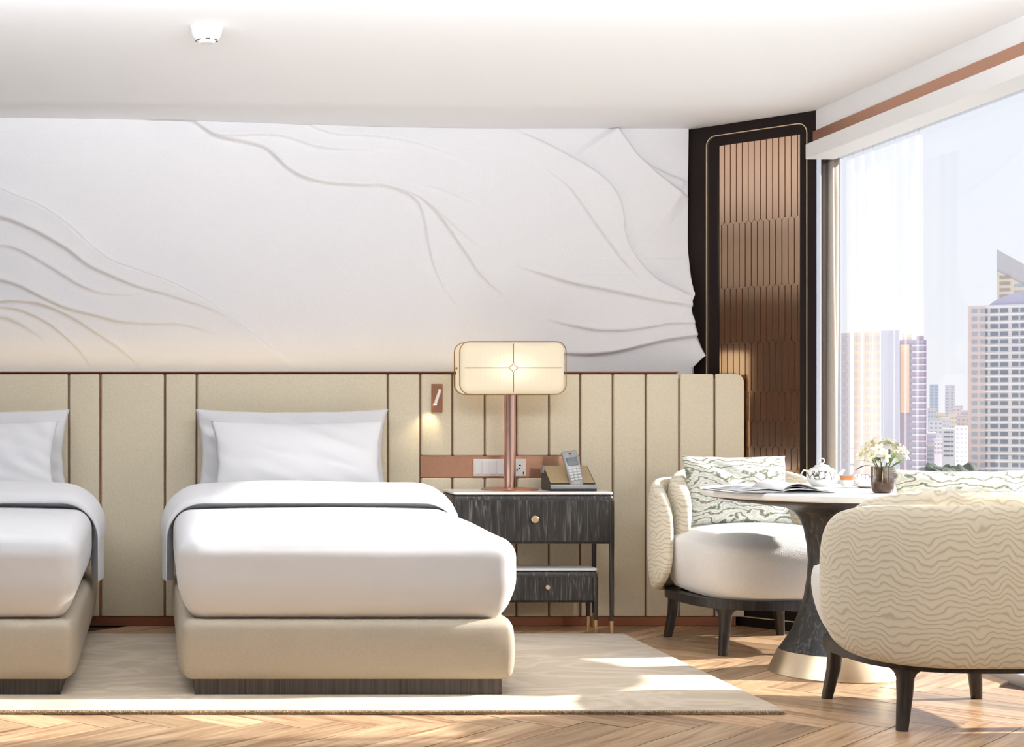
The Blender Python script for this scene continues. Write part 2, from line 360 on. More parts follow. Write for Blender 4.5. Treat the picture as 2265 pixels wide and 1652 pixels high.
# window wall: metal frame, panes, pelmet
wn = bpy.data.objects.new('window_1', None); COL.objects.link(wn); wn.location = (XW, 0, 0); struct(wn)
def wbox(name, y0, y1, z0, z1, m, x0=XW, x1=XW+.07):
    o = box(name, x0, x1, y0, y1, z0, z1, m, wn, .004, 1); o.location -= wn.location; return o
YWE = -2.6
struct(box('wall_right', XW, XW+.2, YF, YWE-.03, 0, CEIL+.03, M_WALL))
wbox('sill', YWE, .3, -.12, .04, M_FRAMEALU, XW, XW+.2)
wbox('window_head', YWE, .3, 2.46, 2.66, M_FRAMEALU)
ml = [.12, -2.57]
wbox('jamb', -.285, -.255, 0, 2.54, mat('jamb_silver', (.62, .66, .74), .4, .4), 3.335, 3.362)
for y in ml: wbox('mullion', y-.03, y+.03, .04, 2.46, M_FRAMEALU)
for a, b in zip(ml, ml[1:]):
    wbox('pane', b+.03, a-.03, .04, 2.46, M_GLASS, XW+.03, XW+.036)
struct(box('trim_1', 3.334, XW+.07, YF, -.285, 2.539, CEIL, M_CEIL))
struct(box('trim_2', 3.318, XW+.0, YF, -.285, 2.476, 2.539, M_COPPERSTRIP))
struct(box('trim_3', 3.282, 3.43, YF, -.281, 2.398, 2.476, mat('blind_box_paint', (.86, .85, .84), .6), None, .004, 1))

# tall cabinet added out of view for a dark reflection in the corner screen
wd = thing('reflection_cabinet', 'dark walnut cabinet added out of view for its reflection in the bronze corner screen', 'reflection_cabinet', (XL+.3, -1.6, 0))
M_WALNUT = wood('walnut', [(.3, (.05, .028, .018)), (.7, (.16, .09, .055))], (14, 14, 1.5), .4)
box('carcass', -.298, .28, -1.3, 1.3, 0, 2.15, M_WALNUT, wd)
for k in range(4): box('door', .281, .30, -1.29+.65*k, -.66+.65*k, .08, 2.13, M_WALNUT, wd, .004, 1)

# ------------------------------------------------------------------ wall relief
def build_mural():
    du = 2.0
    us = np.arange(-330, 1556, du); vs_ = np.arange(258, 842, du)
    U, V = np.meshgrid(us, vs_, indexing='ij')
    H = np.zeros_like(U)
    def z1(*p): return [(x/2.665, 220+y/2.665) for x, y in p]
    def z2(*p): return [(800+x/2.665, 220+y/2.665) for x, y in p]
    # (curve, height m, decay px on the raised side, side: +1 raised above/right, -1 raised below/left, fade in, fade out)
    C = [
     (z1((850, 125), (960, 150), (1100, 150), (1180, 190), (1240, 230), (1310, 255), (1450, 280), (1550, 305), (1620, 360), (1700, 430), (1800, 480), (1950, 510), (2132, 518))+z2((120, 518), (230, 550), (300, 590), (340, 640), (365, 720), (385, 840), (420, 980), (480, 1110), (560, 1220), (640, 1300)), .020, 60, 1, .02, .55),
     (z2((180, 535), (300, 570), (400, 640), (500, 760), (600, 900), (700, 1040), (800, 1130), (880, 1200)), .012, 70, 1, .2, .4),
     (z2((230, 500), (330, 515), (450, 540), (600, 600), (720, 650), (820, 700)), .006, 50, 1, .3, .5),
     (z2((350, 610), (420, 650), (520, 740), (640, 840), (760, 900)), .006, 40, 1, .3, .5),
     (z1((1200, 240), (1350, 245), (1450, 240), (1600, 235), (1720, 255), (1850, 295), (1980, 310), (2132, 310))+z2((100, 310), (250, 330)), .012, 45, 1, .15, .4),
     (z1((1750, 150), (1800, 165), (1880, 200), (1980, 225), (2132, 228))+z2((150, 240), (300, 265), (450, 310), (600, 380), (720, 450)), .010, 45, 1, .1, .5),
     (z2((1490, 150), (1560, 250), (1620, 330), (1700, 410), (1800, 490), (1940, 590)), .018, 60, -1, .05, .1),
     (z2((1600, 330), (1720, 400), (1820, 450), (1930, 490)), .008, 40, -1, .3, .1),
     (z2((860, 170), (1050, 250), (1200, 330), (1350, 420), (1450, 500), (1510, 590), (1535, 680), (1545, 780), (1580, 880), (1650, 980), (1750, 1070), (1930, 1160)), .022, 60, -1, .35, .05),
     (z2((1000, 360), (1150, 470), (1250, 570), (1350, 710), (1450, 850), (1550, 980), (1650, 1080)), .008, 60, 1, .3, .3),
     (z2((900, 985), (1050, 1030), (1250, 1090), (1450, 1130), (1700, 1185), (1960, 1232)), .012, 50, 1, .3, .0),
     (z2((1080, 1295), (1250, 1340), (1400, 1365), (1550, 1365), (1700, 1345), (1820, 1325), (1960, 1325)), .010, 40, 1, .3, .0),
     (z2((1080, 1490), (1180, 1500), (1350, 1505), (1500, 1490), (1650, 1455), (1800, 1420), (1980, 1395)), .018, 60, 1, .3, .0),
     (z1((-500, 420), (-200, 490), (0, 550), (100, 590), (250, 650), (400, 750), (480, 820), (560, 890), (660, 960), (800, 1010), (1000, 1080), (1200, 1180), (1350, 1280), (1500, 1390), (1650, 1510), (1790, 1620)), .016, 60, -1, .3, .35),
     (z1((-500, 690), (-250, 695), (0, 720), (120, 755), (250, 815), (400, 900), (520, 990), (650, 1050), (800, 1110), (1000, 1165), (1200, 1230), (1350, 1290), (1450, 1360)), .020, 55, 1, .05, .6),
     (z1((-500, 900), (-200, 880), (0, 880), (100, 895), (230, 960), (380, 1050), (480, 1110), (600, 1150), (750, 1160), (900, 1140)), .011, 45, 1, .05, .3),
     (z1((-500, 1020), (-200, 1030), (0, 1075), (120, 1110), (260, 1180), (400, 1240), (560, 1280), (700, 1315), (900, 1330), (1050, 1330), (1200, 1365), (1400, 1430)), .016, 45, 1, .05, .5),
     (z1((-500, 1330), (-250, 1260), (0, 1205), (130, 1200), (260, 1220), (420, 1290), (550, 1370), (700, 1470), (850, 1600)), .018, 35, 1, .1, .5),
     (z1((-400, 1330), (-200, 1260), (0, 1235), (120, 1250), (260, 1310), (370, 1390), (480, 1500), (560, 1620)), .012, 25, 1, .1, .5),
     (z1((-400, 1420), (-200, 1320), (0, 1290), (100, 1320), (200, 1380), (280, 1440)), .014, 35, 1, .1, .5),
    ]
    for pts, h, dec, side, f0, f1 in C:
        P = np.array(pts, float)
        # smooth resample (Catmull-Rom)
        Q = []
        E = np.vstack([2*P[0]-P[1], P, 2*P[-1]-P[-2]])
        for i in range(1, len(E)-2):
            for t in np.linspace(0, 1, 7, endpoint=False):
                a, b, c, d = E[i-1], E[i], E[i+1], E[i+2]
                Q.append(.5*((2*b)+(c-a)*t+(2*a-5*b+4*c-d)*t*t+(3*b-a-3*c+d)*t**3))
        Q.append(P[-1]); Q = np.array(Q)
        seg = np.hypot(*(Q[1:]-Q[:-1]).T); S = np.concatenate([[0], np.cumsum(seg)]); S /= S[-1]
        lo = Q.min(0)-170; hi = Q.max(0)+170
        iu = np.where((us > lo[0]) & (us < hi[0]))[0]; iv = np.where((vs_ > lo[1]) & (vs_ < hi[1]))[0]
        if not len(iu) or not len(iv): continue
        sl = (slice(iu[0], iu[-1]+1), slice(iv[0], iv[-1]+1))
        u, v = U[sl], V[sl]
        best = np.full(u.shape, 1e9); sd = np.zeros_like(u); pr = np.zeros_like(u)
        for k in range(len(Q)-1):
            a, b = Q[k], Q[k+1]; d = b-a; L2 = d@d+1e-9
            t = np.clip(((u-a[0])*d[0]+(v-a[1])*d[1])/L2, 0, 1)
            ex, ey = u-a[0]-t*d[0], v-a[1]-t*d[1]; q = ex*ex+ey*ey
            mk = q < best; best[mk] = q[mk]
            sd[mk] = np.sign(d[0]*ey-d[1]*ex)[mk]; pr[mk] = (S[k]+t*(S[k+1]-S[k]))[mk]
        dist = np.sqrt(best)*sd*-side          # >0 on the raised side (curves run to the right; image y points down)
        amp = np.ones_like(pr)
        if f0: amp *= np.clip(pr/f0, 0, 1)**1.0
        if f1: amp *= np.clip((1-pr)/f1, 0, 1)**1.0
        # steep lip (about 5 px), then a long hollow on the raised side and a faint one on the low side
        lip = 1/(1+np.exp(-np.clip(dist/1.6, -30, 30)))
        prof = np.where(dist > 0, np.exp(-np.abs(dist)/(dec*1.4))*(1+.35*np.exp(-np.abs(dist)/10)), 0.0)*lip + np.where(dist <= 0, .6*lip-.28*(1-lip)*np.exp(-np.abs(dist)/(dec*.7)), 0)
        endf = np.where((pr <= 0) | (pr >= 1), 0.0, 1.0) if (f0 or f1) else 1
        H[sl] += h*amp*prof*endf
    # lean outwards at the top left, and a soft billow
    X = (U-VX)*(CD+YM)/FPX; Z = CZ+(VY-V)*(CD+YM)/FPX
    top = np.clip((Z-1.35)/1.25, 0, 1); lf = np.clip((1150-U)/1150, 0, 1.0); lf = lf*lf*(3-2*lf)
    lean = .19*lf*top
    low = np.clip((760-V)/-60, 0, 1)
    rb = np.exp(-((U-1560)/70)**2)*np.clip((V-560)/160, 0, 1)*.075
    H = H*1.6+.012*np.sin(U/210+V/160)+.012
    Yw = YM-.015-H-lean-rb
    # the free right edge follows its own outline
    ev = np.array([250, 287, 540, 610, 640, 652, 660, 667, 700, 738, 768, 788, 796, 813, 850]); eu = np.array([1523, 1523, 1523, 1526, 1528, 1531, 1527, 1523, 1523, 1530, 1541, 1551, 1541, 1524, 1523])
    lim = np.interp(V, ev, eu)
    Uc = np.minimum(U, lim)
    D = CD+Yw; X = (Uc-VX)*(CD+YM-.03)/FPX; Z = CZ+(VY-V)*(CD+YM)/FPX
    Z = np.minimum(Z, CEIL+.022*(1-np.clip((X+.8)/2.7, 0, 1)**2*(3-2*np.clip((X+.8)/2.7, 0, 1)))-.0005)
    top_extra = Z.copy(); 
    Z[:, 0] = CEIL+.02
    nu, nv = U.shape
    co_ = np.stack([X, Yw, Z], -1).reshape(-1, 3)
    idx = np.arange(nu*nv).reshape(nu, nv)
    q = np.stack([idx[:-1, :-1], idx[:-1, 1:], idx[1:, 1:], idx[1:, :-1]], -1).reshape(-1, 4)
    # back skirt on the right edge so that the relief is solid there
    e = idx[-1, :]; back = co_[e].copy(); back[:, 1] = .2995; back[:, 0] -= .0
    n0 = len(co_); co_ = np.vstack([co_, back]); bi = n0+np.arange(nv)
    q2 = np.stack([e[:-1], e[1:], bi[1:], bi[:-1]], -1)
    q = np.vstack([q, q2])
    me = bpy.data.meshes.new('m'); me.vertices.add(len(co_)); me.vertices.foreach_set('co', co_.ravel())
    me.loops.add(q.size); me.loops.foreach_set('vertex_index', q.ravel().astype(np.int32))
    me.polygons.add(len(q)); me.polygons.foreach_set('loop_start', np.arange(0, q.size, 4, dtype=np.int32)); me.polygons.foreach_set('loop_total', np.full(len(q), 4, dtype=np.int32))
    me.update(calc_edges=True); me.validate()
    return me
mu = link('wall_mural', build_mural(), M_MURAL, smooth=60)
tag(mu, 'white plaster relief mural of flowing petal-like folds above the beige headboard', 'mural')

# ------------------------------------------------------------------ headboard
hb = thing('headboard', 'long beige leather wall headboard of upright padded panels with copper trim', 'headboard', (1.1, 0, 0))
hl = hb.location
def hpart(name, x0, x1, y0, y1, z0, z1, m, bev=0, seg=2):
    o = box(name, x0, x1, y0, y1, z0, z1, m, hb, bev, seg); o.location -= hl; return o
SH = FPX/CD
def hx(u): return (u-VX)/SH
def hz(v): return CZ+(VY-v)/SH
HT, HB = hz(824), hz(1364)
hpart('backing', -2.3, hx(1500), .015, .115, HB, HT, M_SEAM); hpart('backing', hx(1500), hx(1640), .012, .02, HB, HT-.03, M_SEAM)
hpart('top_edge', -2.3, hx(1500), -.006, .115, HT, HT+.006, M_BASEB)
hpart('kick_board', -2.3, hx(1630), .010, .022, 0, HB, M_BASEB, .003, 1)
edges = [-330, 0-90+0, 152, 222, 365, 435, 858, 930, 1001, 1073, 1143, 1215, 1284, 1356, 1429, 1503, 1581, 1648]
gp = .0045
for a, b in zip(edges, edges[1:]):
    x0, x1 = hx(a)+gp, hx(b)-gp
    if 925 < a < 1280:
        for (zt, zb) in ((HT-.006, hz(1008)), (hz(1057), HB)):
            hpart('panel', x0, x1, 0, .03, zb, zt, M_LEATHER, .009, 3)
    elif a == 1581:
        w = x1-x0; h = HT-.006-HB; r = .045; pol = [(w/2, -h/2), (w/2, h/2-r)]+[(w/2-r+r*math.cos(t), h/2-r+r*math.sin(t)) for t in np.linspace(.1, PI/2, 6)]+[(-w/2, h/2), (-w/2, -h/2)]
        o = link('panel', prism(pol, .014, bev=.004), M_LEATHER, hb, ((x0+x1)/2-hl.x, .005, (HT-.006+HB)/2), smooth=35)
    else:
        hpart('panel', x0, x1, 0, .03, HB, HT-.006, M_LEATHER, .009, 3)
for u in (222, 365): hpart('seam_trim', hx(u)-.0022, hx(u)+.0022, .002, .02, HB, HT-.004, M_COPPER)
hpart('copper_band', hx(931), hx(1283), .006, .02, hz(1056), hz(1009), M_COPPERSTRIP)
cv = arealamp('cove_light', (.2, .10, HT+.03), (.2, .28, HT+.4), 3.4, .03, 1.5, (1, .80, .45))
# switch plate
SWP = thing('switch_plate', 'white rocker switch plate and power socket on the copper band', 'switch', (hx(1105), .004, hz(1034)))
def swp(name, u0, u1, v0, v1, y0, y1, m, par=SWP, bev=.002):
    o = box(name, hx(u0), hx(u1), y0, y1, hz(v1), hz(v0), m, par, bev, 1); o.location -= SWP.location; return o
swp('plate', 1047, 1116, 1015, 1053, -.006, .006, M_WHITEPL)
for k in range(4): swp('rocker', 1050+16.2*k, 1064.5+16.2*k, 1019, 1049, -.010, -.004, M_WHITEPL)
sp = swp('socket_plate', 1120, 1163, 1015, 1053, -.006, .006, M_WHITEPL)
for (u, v, w, h) in ((1149, 1029, 5, 2.5), (1143, 1039, 2, 6), (1157, 1046, 2, 6), (1148, 1036, 3, 3)):
    swp('socket_hole', u-w/2, u+w/2, v-h/2, v+h/2, -.0085, -.005, M_DARKPL, SWP, 0)
# reading light
RL = thing('reading_light', 'small copper wall reading light with a slim angled white rod', 'wall lamp', (hx(966), 0, hz(880)))
o = box('mount_plate', hx(954)-hx(966), hx(978)-hx(966), -.014, 0, hz(912)-hz(880), hz(849)-hz(880), M_COPPER, RL, .002, 1)
a = Vector((hx(970)-hx(966), -.045, hz(862)-hz(880))); b = Vector((hx(958)-hx(966), -.06, hz(894)-hz(880)))
link('rod', tube([a, b], .0085, 14), mat('rod_white', (.85, .80, .70), .3), RL, smooth=40)
link('bulb_lens', tube([b, b+(b-a).normalized()*.004], .0075, 14), mat('led_lens', (1, .9, .7), .3, emit=(1, .85, .55), estr=6), RL, smooth=40)
link('joint', tube([a*0+Vector((a.x-.004, -.012, a.z-.01)), Vector((a.x-.004, -.046, a.z-.01))], .006, 10), M_COPPER, RL, smooth=40)
sl = bpy.data.lights.new('reading_spot', 'SPOT'); sl.energy = 1.3; sl.color = (1, .85, .5); sl.spot_size = 1.5; sl.spot_blend = .8; sl.shadow_soft_size = .01
so = bpy.data.objects.new('reading_spot', sl); COL.objects.link(so); so.parent = RL; so.location = b+(b-a).normalized()*.008; so.rotation_euler = Vector((-.25, .35, -1)).to_track_quat('-Z', 'Y').to_euler()

# ------------------------------------------------------------------ corner screen
pdir = Vector((PX1-PX0, PY1-PY0, 0)); PL = pdir.length; pang = math.atan2(pdir.y, pdir.x)
cs = thing('corner_screen', 'tall dark lacquer corner screen with bronze mirror lozenge panes and brass line', 'screen', (PX0, PY0, 0), pang)
# local x along the screen, local -y towards the room
def ring(name, outer, inner, y0, y1, m, par):
    n = len(outer); vs = [(p[0], y0, p[1]) for p in outer]+[(p[0], y0, p[1]) for p in inner]+[(p[0], y1, p[1]) for p in outer]+[(p[0], y1, p[1]) for p in inner]
    fs = []
    for i in range(n):
        j = (i+1) % n
        fs += [(i, j, n+j, n+i), (2*n+i, 3*n+i, 3*n+j, 2*n+j), (i, 2*n+i, 2*n+j, j), (n+i, n+j, 3*n+j, 3*n+i)]
    me = pyd(vs, fs); return link(name, me, m, par)
def fit(pts, x0, x1, z0, z1, r):   # same count for outline and opening
    return rrect(x1-x0, z1-z0, r, 6, (x0+x1)/2, (z0+z1)/2)
OX0, OX1, OZ0, OZ1 = .235*PL, .873*PL, .10, 2.54
BX0, BX1, BZ0, BZ1 = .153*PL, .935*PL, .05, 2.592
ring('frame', fit(0, 0, PL, .0, CEIL-.001, .001), fit(0, BX0, BX1, BZ0, BZ1, .05), 0, .035, M_BLACK, cs)
ring('brass_inlay', fit(0, BX0-.002, BX1+.002, BZ0-.002, BZ1+.002, .052), fit(0, BX0+.003, BX1-.003, BZ0+.003, BZ1-.003, .047), -.003, .012, M_CHAMP, cs)
ring('inner_frame', fit(0, BX0+.003, BX1-.003, BZ0+.003, BZ1-.003, .047), fit(0, OX0, OX1, OZ0, OZ1, .006), .012, .035, M_BLACK, cs)
box('backing', OX0-.01, OX1+.01, .030, .040, OZ0-.01, OZ1+.01, M_SCREENBACK, cs)
rows = [2.62, 2.12, 1.777, 1.486, 1.229, 1.075, .94, .82, .69, .57, .45, .33, .21, .07]
ncol = 13.5; cwid = (OX1-OX0)/ncol
for r_, (zt, zb) in enumerate(zip(rows, rows[1:])):
    tip = .016
    zt_, zb_ = zt+tip*.5, zb-tip*.5
    cache = {}
    for c in range(15):
        x0 = OX0+(c-(.5 if r_ % 2 else 0))*cwid; x1 = x0+cwid
        lo_, hi_ = max(x0, OX0), min(x1, OX1)
        if hi_-lo_ < .004: continue
        gq = .0025
        z_top, z_bot = min(zt_, OZ1-.001), max(zb_, OZ0+.001)
        key = 'full' if (hi_-lo_ > cwid-.001) else c
        xm = (x0+x1)/2; w = cwid/2-gq
        poly = [(-w, zb_+tip), (-w*.45, zb_+.003), (w*.45, zb_+.003), (w, zb_+tip), (w, zt_-tip), (w*.45, zt_-.003), (-w*.45, zt_-.003), (-w, zt_-tip)]
        poly = [(max(lo_-xm+gq*.5, min(hi_-xm-gq*.5, px_)), max(z_bot, min(z_top, pz_))) for px_, pz_ in poly]
        cl = []
        for pnt in poly:
            if not cl or (abs(pnt[0]-cl[-1][0])+abs(pnt[1]-cl[-1][1])) > .0008: cl.append(pnt)
        if len(cl) < 3: continue
        if key not in cache:
            try: cache[key] = prism(cl, .006)
            except Exception: continue
        link('pane', cache[key], M_BRMIRROR, cs, (xm, .024, 0), (0, 0, 0))

# ------------------------------------------------------------------ curtains
def curtain(name, x, y0, y1, z0, z1, amp, nf, m, label, parent=None, seed=0):
    rr = random.Random(seed); n = nf*12; ph = [rr.uniform(-.5, .5) for _ in range(nf+2)]
    def fn(i, j):
        t = i/(n-1); f = t*nf*2*PI; z = z0+(z1-z0)*j/11
        k = .75+.25*math.sin(3*t*PI+ph[int(t*nf)])
        return (x+amp*k*math.sin(f+.3*math.sin(2*z)), y0+(y1-y0)*t+.25*amp*math.sin(2*f), z)
    o = link(name, surf(fn, n, 12), m, parent, smooth=180)
    if m is not M_SHEER: md = o.modifiers.new('s', 'SOLIDIFY'); md.thickness = .004
    return o
c1 = curtain('drape', 3.465, .12, -.215, .02, 2.47, .035, 4, M_CURTAIN, ''); tag(c1, 'beige blackout drape gathered beside the dark corner screen', 'curtain')
c2 = curtain('sheer_curtain', 3.512, -.24, -1.02, .02, 2.47, .016, 7, M_SHEER, '', seed=3); tag(c2, 'translucent white sheer curtain drawn partly over the window glass', 'curtain')

# ------------------------------------------------------------------ rug
rg = thing('area_rug', 'pale beige wool rug with faint swirls and small yellow flecks under the beds', 'rug', ((RUGX0+RUGX1)/2, (RUGY0+RUGY1)/2, 0))
link('field', boxmesh(RUGX1-RUGX0, RUGY1-RUGY0, .018, .004, 2, (0, 0, .009)), M_RUG, rg, smooth=35)
vs, fs = [], []; rr = random.Random(1)
for k in range(5200):
    x = rr.uniform(RUGX0+1.6, RUGX1)-rg.location.x; z = rr.uniform(.003, .0135); y = RUGY0-rg.location.y+.001
    w = rr.uniform(.0012, .0026); l = rr.uniform(.004, .009); dz = rr.uniform(-.004, .003); dx = rr.uniform(-.003, .003); i = len(vs)
    vs += [(x-w, y, z-w), (x+w, y, z-w), (x, y, z+w), (x+dx, y-l, z+dz)]; fs += [(i, i+1, i+3), (i+1, i+2, i+3), (i+2, i, i+3)]
pe = link('pile_edge', pyd(vs, fs), mat('rug_pile_edge', (.50, .38, .25), .95), rg); pe['kind'] = 'stuff'

# ------------------------------------------------------------------ beds
def make_bed(name, label, cx, seed):
    W2 = .666; yf = -2.075; yb = -.03
    t = thing(name, label, 'bed', (cx, yf, .018))
    def bulge(v):
        ty_ = (v.z/.118)
        x = v.x-math.copysign(.010*max(0, abs(ty_)**2), v.x)*(abs(v.x) > .3); y = v.y+.016*(ty_**2)*(1 if v.y < -.9 else 0)
        x -= math.copysign(.018*sm(.9, 1.03, -v.y), v.x)*(abs(v.x)/W2)**6 
        return Vector((x, y, v.z))
    link('bed_base', rboxmesh(W2, (yb-yf)/2, .118, .036, (16, 20, 8), 4, bulge), M_BEDBASE, t, (0, (yb-yf)/2, .176), smooth=180)
    box('plinth', -.60, .602, .038, yb-yf, 0, .066, M_PLINTH, t)
    # mattress in a tucked sheet
    zb, zt = .300, .655; hz_ = (zt-zb)/2; hyl = (yb-yf)/2
    rr = random.Random(seed); p1, p2 = rr.uniform(0, 6), rr.uniform(0, 6)
    def mfn(v):
        k = (v.z+hz_)/(2*hz_)                  # 0 bottom, 1 top
        front = sm(hyl-.35, hyl-.02, -v.y)
        tuck = (1-sm(0, .5, k))
        x = v.x-math.copysign(.040*tuck*abs(v.x/W2)**3, v.x)+math.copysign(.004, v.x)*0
        y = v.y+.022*tuck*front
        z = v.z
        z += -.022*sm(.2, 1, -v.y/hyl)*k + .006*math.sin(3*v.x+p1)*math.sin(2.3*v.y+p2)*k
        y += .004*math.sin(6*v.x+p2)*front*k
        if k > .9: z += .012*(1-(v.x/W2)**2)
        return Vector((x, y, z))
    link('mattress', rboxmesh(W2+.002, hyl-.004, hz_, .085, (30, 34, 10), 7, mfn), M_SHEET, t, (0, hyl+.004, (zb+zt)/2-.018), smooth=180)
    # turned-down duvet band draped over the head half
    r = .17; w = W2+.028; zT = .675-.018; zH = .315-.018
    path = []
    for k in range(9): path.append((-w, zH+(zT-r-zH)*k/8, -1, 0))
    for k in range(1, 9): a = PI-PI/2*k/8; path.append((-w+r+r*math.cos(a), zT-r+r*math.sin(a), math.cos(a), math.sin(a)))
    for k in range(1, 25): path.append((-w+r+(2*w-2*r)*k/24, zT, 0, 1))
    for k in range(1, 9): a = PI/2-PI/2*k/8; path.append((w-r+r*math.cos(a), zT-r+r*math.sin(a), math.cos(a), math.sin(a)))
    for k in range(1, 9): path.append((w, zT-r-(zT-r-zH)*k/8, 1, 0))
    # section along y: (y, offset)
    y0 = 1.335; y1 = 1.98
    sec = [(y0+.10, -.03), (y0+.05, .010), (y0+.006, .012), (y0, .022), (y0+.010, .036), (y0+.03, .044), (y0+.075, .055), (y0+.13, .074), (y0+.20, .088), (y0+.27, .092), (y0+.33, .080), (y0+.38, .060), (y0+.42, .035), (y0+.44, .0), (y0+.43, -.02)]
    n1 = len(path)
    def ffn(i, j):
        x, z, nx, nz = path[i]; y, o = sec[j]
        side = 1-abs(nz)
        o2 = o*(1-.72*side) if o > 0 else o
        c = (1-(x/w)**2)
        wob = .006*math.sin(5*x+p1)+.004*math.sin(11*x+p2)
        return (x+nx*o2, y+(.02*c if j < 5 else 0)+wob*(j in (2, 3, 4, 5)), z+nz*o2+.004*math.sin(7*x+j*.4+p2)*(o > .03)+ (.016*c if o > .04 else 0))
    me = surf(ffn, n1, len(sec), cv=True)
    link('duvet_fold', me, M_SHEET, t, smooth=180)
    return t
make_bed('single_bed', 'white-made bed on taupe leather base standing next to the black nightstand', .751, 2)
make_bed('single_bed', 'white-made bed partly cut off by the photo edge, away from the nightstand', -.975, 9)
def pillowmesh(w, h, t, k=.10, seed=0, n=34, wr=.006, pw_=2.4):
    rr = random.Random(seed); ws = [(rr.uniform(2, 9), rr.uniform(2, 9), rr.uniform(0, 6), rr.uniform(.3, 1)) for _ in range(7)]
    def pos(i, j, s):
        a = -1+2*i/(n-1); b = -1+2*j/(n-1)
        a = math.sin(a*PI/2)*.35+a*.65; b = math.sin(b*PI/2)*.35+b*.65
        x = w/2*a*(1-k*(1-b*b)*a*a); z = h/2*b*(1-k*1.0*(1-a*a)*b*b)
        th = t/2*max(0, (1-abs(a)**pw_))**.55*max(0, (1-abs(b)**pw_))**.55
        e = sum(q*math.sin(fx*a*2+fz*b*2+p) for fx, fz, p, q in ws)/4
        y = s*(th*(1+.08*e)+wr*e*(th > .002))
        return (x+.004*e*abs(a)**4, y, z+.003*e)
    vs, fs, uv = [], [], []
    for s in (-1, 1):
        for i in range(n):
            for j in range(n): vs.append(pos(i, j, s)); uv.append((vs[-1][0]+1, vs[-1][2]+1))
    for s in (0, 1):
        o = s*n*n
        for i in range(n-1):
            for j in range(n-1):
                q = (o+i*n+j, o+(i+1)*n+j, o+(i+1)*n+j+1, o+i*n+j+1); fs.append(q if s == 0 else q[::-1])
    me = pyd(vs, fs)
    lay = me.uv_layers.new(name='uv'); idx = np.empty(len(me.loops), dtype=np.int32); me.loops.foreach_get('vertex_index', idx)
    lay.data.foreach_set('uv', np.array(uv, dtype=np.float32)[idx].ravel())
    bm = bmesh.new(); bm.from_mesh(me); bmesh.ops.remove_doubles(bm, verts=bm.verts, dist=.0006); bm.to_mesh(me); bm.free()
    return me
def pillow(label, cx, y, zb, w, h, t, lean, seed, rz=0, roll=0, group='white bed pillows'):
    o = link('pillow', pillowmesh(w, h, t, .075, seed, 44, .011), M_SHEET, None, (cx, y, zb+h/2*math.cos(lean)), (-lean, roll, rz), smooth=180)
    return tag(o, label, 'pillow', group)
for (bx, nm) in ((.70, 'the bed beside the nightstand'), (-.945, 'the bed cut off by the photo edge')):
    pillow('large white pillow behind a smaller one, on '+nm, bx, -.125, .672, 1.0, .468, .14, .10, 11 if bx > 0 else 21)
    pillow('smaller white pillow before the large one, on '+nm, bx+.015, -.315, .672, .875, .415, .13, .20, 12 if bx > 0 else 22)

# ------------------------------------------------------------------ nightstands
def nightstand(name, label, x0, x1, y0, y1, ztop, zbox, top_t, topmat, knob, leg_in=.012):
    cx = (x0+x1)/2; cy = (y0+y1)/2; t = thing(name, label, 'nightstand', (cx, cy, 0)); w = x1-x0; d = y1-y0
    b = link('body', rboxmesh(w/2, d/2, (ztop-top_t-zbox)/2, .022, (6, 4, 4), 4), M_DARKOAK, t, (0, 0, (ztop-top_t+zbox)/2), smooth=40)
    link('marble_top', prism(rrect(w-.004, d-.004, .022, 5), top_t, bev=.002), topmat, t, (0, 0, ztop-top_t/2), (-PI/2, 0, 0), smooth=35)
    dr = box('drawer_front', -w/2+.035, w/2-.03, -d/2-.004, -d/2+.01, zbox+.012, ztop-top_t-.028, M_DARKOAK, t, .0025, 1)
    kx = 0; kz = (ztop+zbox)/2-.005
    kn = link('knob', lathe([(.0001, -.012), (knob*.55, -.012), (knob*.5, 0), (knob, .004), (knob, .012), (knob*.85, .015), (.0001, .0155)], 24), M_CHAMP, dr, (0, 0, 0), (PI/2, 0, 0), smooth=40)
    kn.location = Vector((0, -d/2-.012, kz))-dr.location
    for sx_ in (-1, 1):
        for sy_ in (-1, 1):
            px_, py_ = sx_*(w/2-leg_in), sy_*(d/2-leg_in)
            lg = link('leg', tube([(0, 0, ztop-top_t-.03), (0, 0, zbox), (0, 0, .075)], [.013, .013, .0095], 14), M_DARKWOOD, t, (px_, py_, 0), smooth=40)
            link('brass_foot', tube([(0, 0, .078), (0, 0, 0)], [.0100, .0085], 14), M_BRASS, lg, smooth=40)
    return t
nightstand('nightstand', 'tall black oak nightstand with white marble top carrying lamp and telephone', 1.486, 2.29, -.375, -.045, .722, .463, .012, M_MARBLE, .0185)
nightstand('nightstand', 'low black oak side drawer with grey stone top tucked beneath the tall nightstand', 1.70, 2.222, -.335, -.175, .337, .164, .012, M_GREYMARBLE, .0125)
